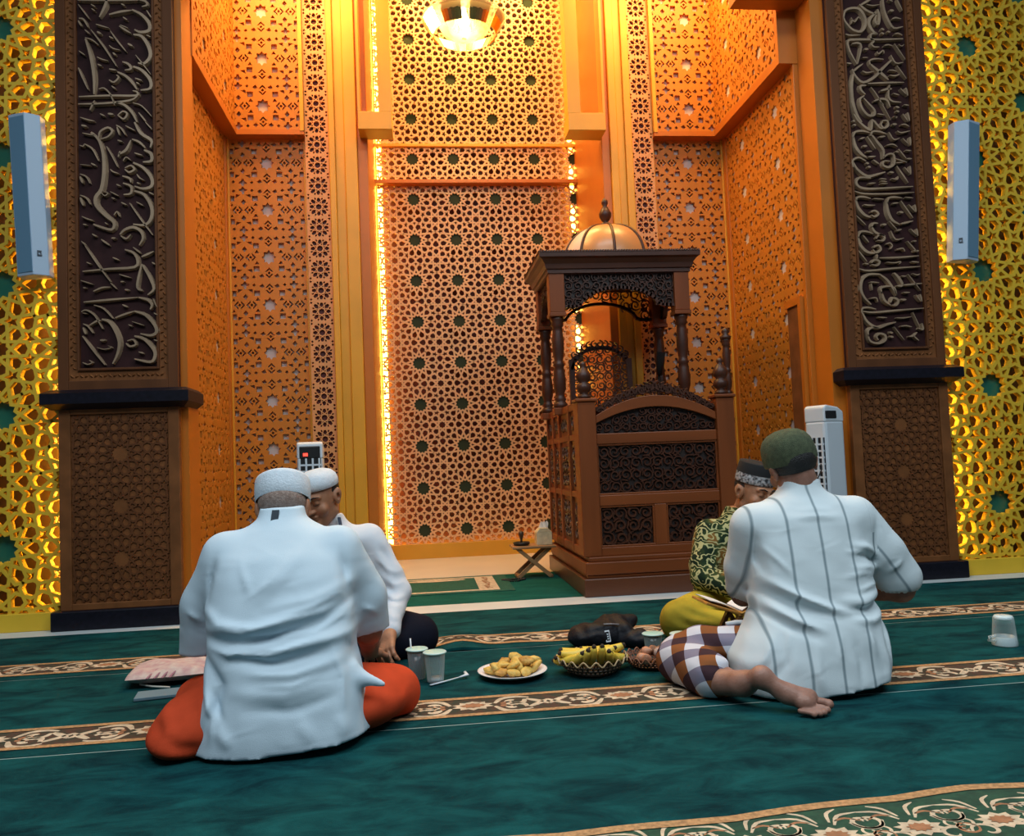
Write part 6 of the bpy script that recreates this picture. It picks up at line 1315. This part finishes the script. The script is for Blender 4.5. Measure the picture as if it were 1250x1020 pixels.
ft.cone((1.00, -2.14, .058), (1.075, -2.265, .075), .050, .040, .03).cone((1.075, -2.265, .075), (1.115, -2.325, .112), .036, .030, .03)
ft.ell((1.118, -2.335, .112), (.030, .030, .034), .02)
ft.cone((1.115, -2.335, .110), (1.185, -2.375, .060), .030, .028, .025).cone((1.185, -2.375, .060), (1.235, -2.405, .040), .029, .026, .02).cone((1.170, -2.36, .070), (1.255, -2.385, .050), .026, .027, .02)
ft.ell((1.228, -2.412, .038), (.030, .022, .026), .012)
for x, y, z, r, dx, dy, dz in ((1.282, -2.400, .036, .0165, .026, -.012, -.006), (1.268, -2.424, .026, .0118, .022, -.012, -.006), (1.254, -2.434, .022, .0108, .020, -.012, -.006), (1.240, -2.440, .019, .0102, .017, -.012, -.004), (1.224, -2.442, .017, .0096, .012, -.012, -.003)):
    ft.cone((x-.025, y+.012, z+.004), (x+dx*.5, y+dy*.5, z), r*.85, r*.82, .004).ell((x+dx, y+dy, z+dz), (r, r, r), .004)
hm3 = hand(frame((1.59, -1.71, .268), (-1, .5, -.1), (0, 0, 1)), (.3, .4, .35), 1)
body3 = sdf_obj('body', [h3, b3, ft, hm3], SK3, p3)
face_bits(W3, R3, p3, body3)
s = SDF((.96, -2.50, 0), (2.06, -1.58, .82), .0078)
s.loft([(.010, 1.395, -2.105, .275, .195), (.05, 1.395, -2.10, .285, .195), (.12, 1.398, -2.085, .292, .195), (.17, 1.415, -2.07, .272, .19), (.23, 1.435, -2.055, .250, .18), (.33, 1.460, -2.02, .229, .168), (.425, 1.460, -2.0, .232, .160), (.52, 1.462, -1.98, .235, .150), (.60, 1.468, -1.965, .228, .138), (.645, 1.472, -1.952, .198, .120), (.675, 1.477, -1.945, .155, .105), (.70, 1.48, -1.938, .108, .093), (.715, 1.482, -1.93, .084, .085), (.758, 1.484, -1.918, .073, .076)], .02, 2.5)
s.cone((1.665, -1.975, .595), (1.765, -1.99, .46), .095, .092, .05).cone((1.765, -1.99, .46), (1.828, -1.995, .362), .092, .088, .02)
s.cone((1.275, -1.955, .585), (1.262, -1.87, .42), .088, .080, .05).cone((1.262, -1.87, .42), (1.283, -1.80, .315), .080, .072, .02)
s.cone((1.845, -1.99, .30), (1.80, -1.99, .42), .078, .07, .004, True).cone((1.288, -1.78, .26), (1.272, -1.83, .38), .062, .055, .004, True)
s.ell((1.484, -1.905, .782), (.064, .068, .05), .006, None, True)
fl = [(.011, .016, [(1.25, .40), (1.33, .35), (1.44, .30), (1.56, .27)]), (-.010, .014, [(1.25, .36), (1.34, .31), (1.46, .265)]), (.011, .015, [(1.22, .33), (1.30, .275), (1.40, .235)]), (-.009, .014, [(1.21, .29), (1.29, .24), (1.38, .20)]), (.010, .015, [(1.68, .34), (1.58, .32), (1.48, .325)]), (-.009, .013, [(1.69, .305), (1.60, .285), (1.50, .285)]), (.009, .015, [(1.69, .27), (1.60, .25), (1.52, .255)]),
      (.009, .014, [(1.70, .47), (1.65, .50), (1.58, .51)]), (-.009, .012, [(1.705, .44), (1.65, .465), (1.60, .475)]), (.008, .014, [(1.70, .41), (1.64, .43), (1.57, .43)]), (-.007, .012, [(1.715, .60), (1.705, .52), (1.700, .44)]), (-.007, .012, [(1.235, .57), (1.245, .48), (1.25, .42)]), (.008, .016, [(1.22, .22), (1.18, .15), (1.14, .11)]), (-.008, .014, [(1.26, .20), (1.24, .13), (1.20, .08)]), (.007, .018, [(1.36, .20), (1.34, .10), (1.35, .03)]), (.007, .018, [(1.62, .20), (1.63, .10), (1.62, .02)]), (-.006, .014, [(1.50, .22), (1.51, .12), (1.50, .03)]), (.007, .014, [(1.36, .62), (1.46, .625), (1.56, .62)]), (.006, .014, [(1.70, .38), (1.71, .30), (1.69, .22)])]
fl += [(.006, .008, [(1.26, .385), (1.36, .335), (1.47, .295)]), (-.006, .008, [(1.24, .345), (1.32, .3), (1.42, .265)]), (.006, .008, [(1.23, .31), (1.31, .265), (1.4, .225)]), (.006, .009, [(1.67, .325), (1.58, .305), (1.5, .31)]), (-.005, .008, [(1.66, .29), (1.57, .27), (1.5, .27)]), (.005, .008, [(1.67, .46), (1.61, .485), (1.55, .49)]), (.005, .009, [(1.68, .4), (1.6, .41), (1.53, .4)]), (.006, .009, [(1.68, .37), (1.61, .36), (1.56, .35)]), (.005, .009, [(1.28, .24), (1.25, .16), (1.22, .1)]), (.005, .01, [(1.45, .22), (1.43, .12)]), (.005, .01, [(1.57, .23), (1.58, .13)]), (.005, .009, [(1.68, .22), (1.665, .12), (1.66, .05)]), (-.005, .008, [(1.66, .24), (1.645, .14)]), (.006, .009, [(1.8, .44), (1.75, .4)]), (.005, .01, [(1.25, .52), (1.3, .46), (1.33, .42)]), (.004, .01, [(1.4, .645), (1.47, .65), (1.54, .645)])]
s.folds([(a*1.4, w, q) for a, w, q in fl]).rough(.0016, 28, 9).cut((.08, 0, -1), (1.40, 0, .018))
def stripe_u(V):
    x, y, z = V.T; u = x-(1.432+.055*z)
    dx, dz = .16, -.235; L = math.hypot(dx, dz); right = (x-1.70)*(-dz/L)+(z-.56)*dx/L    # distance across the sleeve axis
    on = (x > 1.712) | ((x > 1.66) & (x-1.70 > (.50-z)*.2)); on &= x > 1.705-.02*(z > .55)
    return np.where(on, right+.03, u)
def striped():
    m = cloth('pale_striped_shirt', (.62, .69, .72)); nt = m.node_tree; b = nt.nodes['Principled BSDF']; N = nt.nodes.new; L = nt.links.new
    at = N('ShaderNodeAttribute'); at.attribute_name = 'stripe'; ad = N('ShaderNodeMath'); ad.operation = 'ADD'; ad.inputs[1].default_value = .0585
    md = N('ShaderNodeMath'); md.operation = 'FLOORED_MODULO'; md.inputs[1].default_value = .117; sb = N('ShaderNodeMath'); sb.operation = 'SUBTRACT'; sb.inputs[1].default_value = .0585; ab = N('ShaderNodeMath'); ab.operation = 'ABSOLUTE'
    rp = N('ShaderNodeValToRGB'); rp.color_ramp.elements[0].position = .0028; rp.color_ramp.elements[0].color = (.20, .26, .29, 1); rp.color_ramp.elements[1].position = .0060; rp.color_ramp.elements[1].color = (.62, .69, .72, 1)
    L(at.outputs['Fac'], ad.inputs[0]); L(ad.outputs[0], md.inputs[0]); L(md.outputs[0], sb.inputs[0]); L(sb.outputs[0], ab.inputs[0]); L(ab.outputs[0], rp.inputs[0]); L(rp.outputs[0], b.inputs['Base Color'])
    return m
sh3 = sdf_obj('shirt', [s], striped(), p3, {'stripe': stripe_u})
def checks():
    m = cloth('brown_white_check', (.5, .5, .55)); nt = m.node_tree; b = nt.nodes['Principled BSDF']; N = nt.nodes.new; L = nt.links.new
    cols = {}
    def band(attr, w, off):
        at = N('ShaderNodeAttribute'); at.attribute_name = attr; a = N('ShaderNodeMath'); a.operation = 'MULTIPLY_ADD'; a.inputs[1].default_value = 1/w; a.inputs[2].default_value = off
        f = N('ShaderNodeMath'); f.operation = 'FLOORED_MODULO'; f.inputs[1].default_value = 2; g = N('ShaderNodeMath'); g.operation = 'GREATER_THAN'; g.inputs[1].default_value = 1
        L(at.outputs['Fac'], a.inputs[0]); L(a.outputs[0], f.inputs[0]); L(f.outputs[0], g.inputs[0]); return g
    g1, g2 = band('cu', .056, .3), band('cv', .056, .1)
    m1 = N('ShaderNodeMix'); m1.data_type = 'RGBA'; m1.inputs[6].default_value = (.17, .05, .025, 1); m1.inputs[7].default_value = (.34, .33, .42, 1)
    m2 = N('ShaderNodeMix'); m2.data_type = 'RGBA'; m2.inputs[6].default_value = (.060, .028, .032, 1); m2.inputs[7].default_value = (.62, .62, .68, 1)
    # u band decides between dark and light rows
    m3 = N('ShaderNodeMix'); m3.data_type = 'RGBA'
    m1.inputs[6].default_value = (.050, .024, .030, 1); m1.inputs[7].default_value = (.22, .20, .27, 1); m2.inputs[6].default_value = (.24, .085, .03, 1); m2.inputs[7].default_value = (.60, .60, .66, 1)
    L(g1.outputs[0], m1.inputs[0]); L(g1.outputs[0], m2.inputs[0]); L(g2.outputs[0], m3.inputs[0]); L(m1.outputs[2], m3.inputs[6]); L(m2.outputs[2], m3.inputs[7]); L(m3.outputs[2], b.inputs['Base Color'])
    return m
t = SDF((.80, -2.42, 0), (1.95, -1.50, .30), .008)
t.cone((1.34, -2.02, .115), (1.06, -1.90, .115), .10, .085, .04).cone((1.06, -1.90, .115), (.985, -1.865, .100), .085, .080, .03)
low = SDF((.80, -2.42, 0), (1.95, -1.50, .30), .008)
t.cone((.962, -1.92, .080), (1.015, -2.135, .072), .088, .078, .028).ell((1.42, -2.03, .085), (.22, .19, .09), .04).cone((1.55, -2.02, .085), (1.70, -1.82, .085), .10, .085, .05).cone((1.70, -1.80, .07), (1.52, -1.63, .05), .08, .05, .04).ell((1.645, -2.14, .045), (.095, .085, .055), .03)
t.folds([(-.012, .014, [(.96, .125), (1.06, .105), (1.18, .085), (1.26, .05)]), (.006, .02, [(1.05, .17), (1.15, .17), (1.25, .15)])]).rough(.003, 22, 12).cut((.42, -.90, 0), (1.035, -2.185, 0)).floor(.004)
sdf_obj('sarong', [t], checks(), p3, {'cu': lambda V: .78*V[:, 0]-.45*V[:, 1]+.45*V[:, 2], 'cv': lambda V: .25*V[:, 0]+.75*V[:, 1]+.75*V[:, 2]})
CP3 = [(.1030, -.012), (.1045, .0), (.1050, .02), (.1025, .045), (.097, .070), (.084, .093), (.061, .111), (.030, .121), (.0005, .124)]
cap_mesh(CP3, W3((0, .012, .022)), R3 @ Matrix.Rotation(math.radians(-14), 3, 'X'), 1.10).build('cap', CAPG, p3, smooth=True)
hm = SDF(np.array(W3((0, 0, 0)))-.18, np.array(W3((0, 0, 0)))+.18, .004); hm.ell(W3((0, .030, .012)), np.array((.0800, .086, .070))*1.12, 0, np.array(R3)); hm.cut(np.array(R3)@np.array((0, -1, .1)), W3((0, -.005, 0))); hm.cut(np.array(R3)@np.array((0, -.3, -1)), W3((0, .05, -.035)))
sdf_obj('hair', [hm], HAIR, p3)
MB().tube([W3((-.090, .035, -.03)), W3((-.093, .012, -.05)), W3((-.078, -.02, -.075))], .0025, 6).build('mask_strap', BLACKP, p3)

# ---------------------------------------------------------------- man in batik shirt and yellow sarong
p4 = empty('person', (1.62, -1.0, 0), 'person in green and gold batik shirt, yellow sarong and black embroidered cap', 'person')
R4 = euler(math.radians(14), math.radians(6), .35)
h4, W4 = head((1.668, -1.02, .668), R4, 1.04, neck_to=(1.625, -.94, .53))
b4 = SDF((1.05, -1.5, 0), (2.15, -.65, .66), .011)
b4.loft([(.06, 1.60, -.88, .17, .13), (.3, 1.60, -.90, .17, .12), (.48, 1.61, -.93, .17, .10), (.54, 1.62, -.94, .09, .07), (.60, 1.625, -.94, .058, .058)])
b4.chain(((1.44, -.94, .47), (1.365, -1.06, .255), (1.545, -1.27, .215)), (.05, .042, .03), .03); b4.chain(((1.79, -.94, .47), (1.88, -1.05, .25), (1.72, -1.26, .20)), (.05, .042, .03), .03)
b4.chain(((1.5, -.92, .10), (1.22, -1.15, .09), (1.55, -1.30, .05)), (.08, .06, .04), .03); b4.chain(((1.72, -.92, .10), (1.98, -1.12, .09), (1.66, -1.30, .05)), (.08, .06, .04), .03)
hm4 = hand(frame((1.555, -1.275, .222), (.75, -.55, .02), (0, 0, 1)), (.25, .35, .3), 1)
hm4b = hand(frame((1.71, -1.27, .205), (-.6, -.6, .0), (0, 0, 1)), (.25, .35, .3), -1)
body4 = sdf_obj('body', [h4, b4, hm4, hm4b], SK4, p4)
face_bits(W4, R4, p4, body4)
def batik():
    m = cloth('green_gold_batik', (.03, .05, .03)); nt = m.node_tree; b = nt.nodes['Principled BSDF']; N = nt.nodes.new; L = nt.links.new
    tc = N('ShaderNodeTexCoord'); w = N('ShaderNodeTexWave'); w.wave_type = 'RINGS'; w.inputs['Scale'].default_value = 9; w.inputs['Distortion'].default_value = 16; w.inputs['Detail'].default_value = 1.5; w.inputs['Detail Scale'].default_value = 2.2
    n = N('ShaderNodeTexNoise'); n.inputs['Scale'].default_value = 11; n.inputs['Detail'].default_value = 2
    r = N('ShaderNodeValToRGB'); e = r.color_ramp.elements; e[0].position = .70; e[0].color = (0, 0, 0, 1); e[1].position = .80; e[1].color = (1, 1, 1, 1)
    g = N('ShaderNodeValToRGB'); e = g.color_ramp.elements; e[0].position = .40; e[0].color = (.010, .022, .012, 1); e[1].position = .62; e[1].color = (.20, .10, .025, 1); k = g.color_ramp.elements.new(.52); k.color = (.035, .06, .02, 1)
    mx = N('ShaderNodeMix'); mx.data_type = 'RGBA'; mx.inputs[7].default_value = (.42, .40, .19, 1)
    L(tc.outputs['Object'], w.inputs[0]); L(tc.outputs['Object'], n.inputs[0]); L(w.outputs[1], r.inputs[0]); L(n.outputs[0], g.inputs[0]); L(r.outputs[0], mx.inputs[0]); L(g.outputs[0], mx.inputs[6]); L(mx.outputs[2], b.inputs['Base Color'])
    return m
s = SDF((1.18, -1.42, 0), (2.06, -.62, .68), .0085)
s.loft([(.04, 1.60, -.88, .225, .18), (.18, 1.60, -.88, .215, .17), (.30, 1.60, -.90, .205, .155), (.40, 1.605, -.915, .205, .145), (.455, 1.61, -.925, .195, .13), (.50, 1.615, -.932, .155, .11), (.535, 1.62, -.938, .105, .088), (.595, 1.625, -.945, .068, .072)], .02)
s.cone((1.45, -.94, .465), (1.385, -1.02, .32), .075, .068, .05).cone((1.385, -1.02, .32), (1.362, -1.065, .262), .068, .064, .02).cone((1.362, -1.065, .262), (1.515, -1.245, .220), .062, .048, .02)
s.cone((1.785, -.94, .465), (1.86, -1.02, .32), .075, .068, .05).cone((1.86, -1.02, .32), (1.88, -1.055, .255), .068, .062, .02).cone((1.88, -1.055, .255), (1.74, -1.24, .21), .06, .048, .02)
s.ell((1.628, -.955, .61), (.056, .060, .045), .006, None, True)
s.folds([(.007, .014, [(1.40, .45), (1.36, .36), (1.33, .28)]), (-.007, .012, [(1.43, .42), (1.40, .33)]), (.007, .014, [(1.36, .24), (1.44, .22), (1.50, .21)]), (.006, .018, [(1.54, .46), (1.52, .34), (1.50, .2)])]).rough(.0025, 26, 15)
sdf_obj('shirt', [s], batik(), p4)
t = SDF((1.0, -1.55, 0), (2.2, -.6, .26), .010)
t.ell((1.61, -.92, .09), (.26, .22, .11), .04).cone((1.50, -.95, .11), (1.205, -1.17, .092), .115, .090, .05).cone((1.72, -.95, .11), (1.98, -1.12, .092), .115, .09, .05).cone((1.20, -1.19, .07), (1.54, -1.30, .055), .085, .055, .05).cone((1.98, -1.14, .07), (1.66, -1.30, .055), .08, .055, .05)
t.folds([(.010, .014, [(1.16, .14), (1.22, .10), (1.30, .09)]), (-.009, .012, [(1.20, .15), (1.27, .11), (1.34, .10)]), (.008, .014, [(1.14, .08), (1.20, .06), (1.28, .03)]), (-.008, .014, [(1.24, .07), (1.32, .05), (1.40, .04)])]).rough(.003, 20, 16).floor(.004)
sdf_obj('sarong', [t], cloth('olive_yellow_sarong', (.42, .31, .030), var=.25, vscale=6), p4)
CP4 = [(.0890, -.004), (.0905, -.002), (.0905, .02), (.0895, .045)]
cap_mesh(CP4, W4((0, .012, .052)), R4, 1.16).build('cap_band', mat('silver_embroidery', (.03, .03, .035), .7, col2=(.55, .55, .58), vscale=75, detail=1), p4, smooth=True)
cap_mesh([(.0905, .044), (.0890, .052), (.0865, .094), (.083, .100), (.04, .099), (.0005, .098)], W4((0, .012, .052)), R4, 1.16).build('cap', mat('black_velvet', (.008, .008, .010), .9), p4, smooth=True)
hm = SDF(np.array(W4((0, 0, 0)))-.16, np.array(W4((0, 0, 0)))+.16, .004); hm.ell(W4((0, .022, .028)), np.array((.0800, .088, .072))*1.04, 0, np.array(R4)); hm.cut(np.array(R4)@np.array((0, -1, -.25)), W4((0, -.028, .03))); hm.cut(np.array(R4)@np.array((0, -.25, -1)), W4((0, .05, -.025)))
sdf_obj('hair', [hm], HAIR, p4)

# soft black bag, meshed like the clothes
g = SDF((.60, -1.40, 0), (1.08, -1.05, .2), .006)
g.ell((.765, -1.235, .052), (.125, .085, .058), .03).ell((.86, -1.20, .060), (.10, .085, .058), .03).cone((.70, -1.27, .045), (.90, -1.26, .060), .045, .05, .03).ell((.905, -1.15, .085), (.085, .06, .045), .02).ell((.955, -1.30, .035), (.075, .055, .045), .015).cone((.86, -1.13, .105), (.97, -1.15, .095), .022, .02, .02)
g.folds([(.006, .010, [(.68, .05), (.76, .075), (.84, .07)]), (-.007, .008, [(.86, .03), (.875, .07), (.87, .11)]), (.005, .010, [(.72, .09), (.80, .105), (.86, .10)]), (-.006, .008, [(.92, .05), (.97, .06), (1.01, .05)])]).rough(.0035, 48, 31).floor(.003)
sdf_obj('bag_body', [g], BAGM, bag)
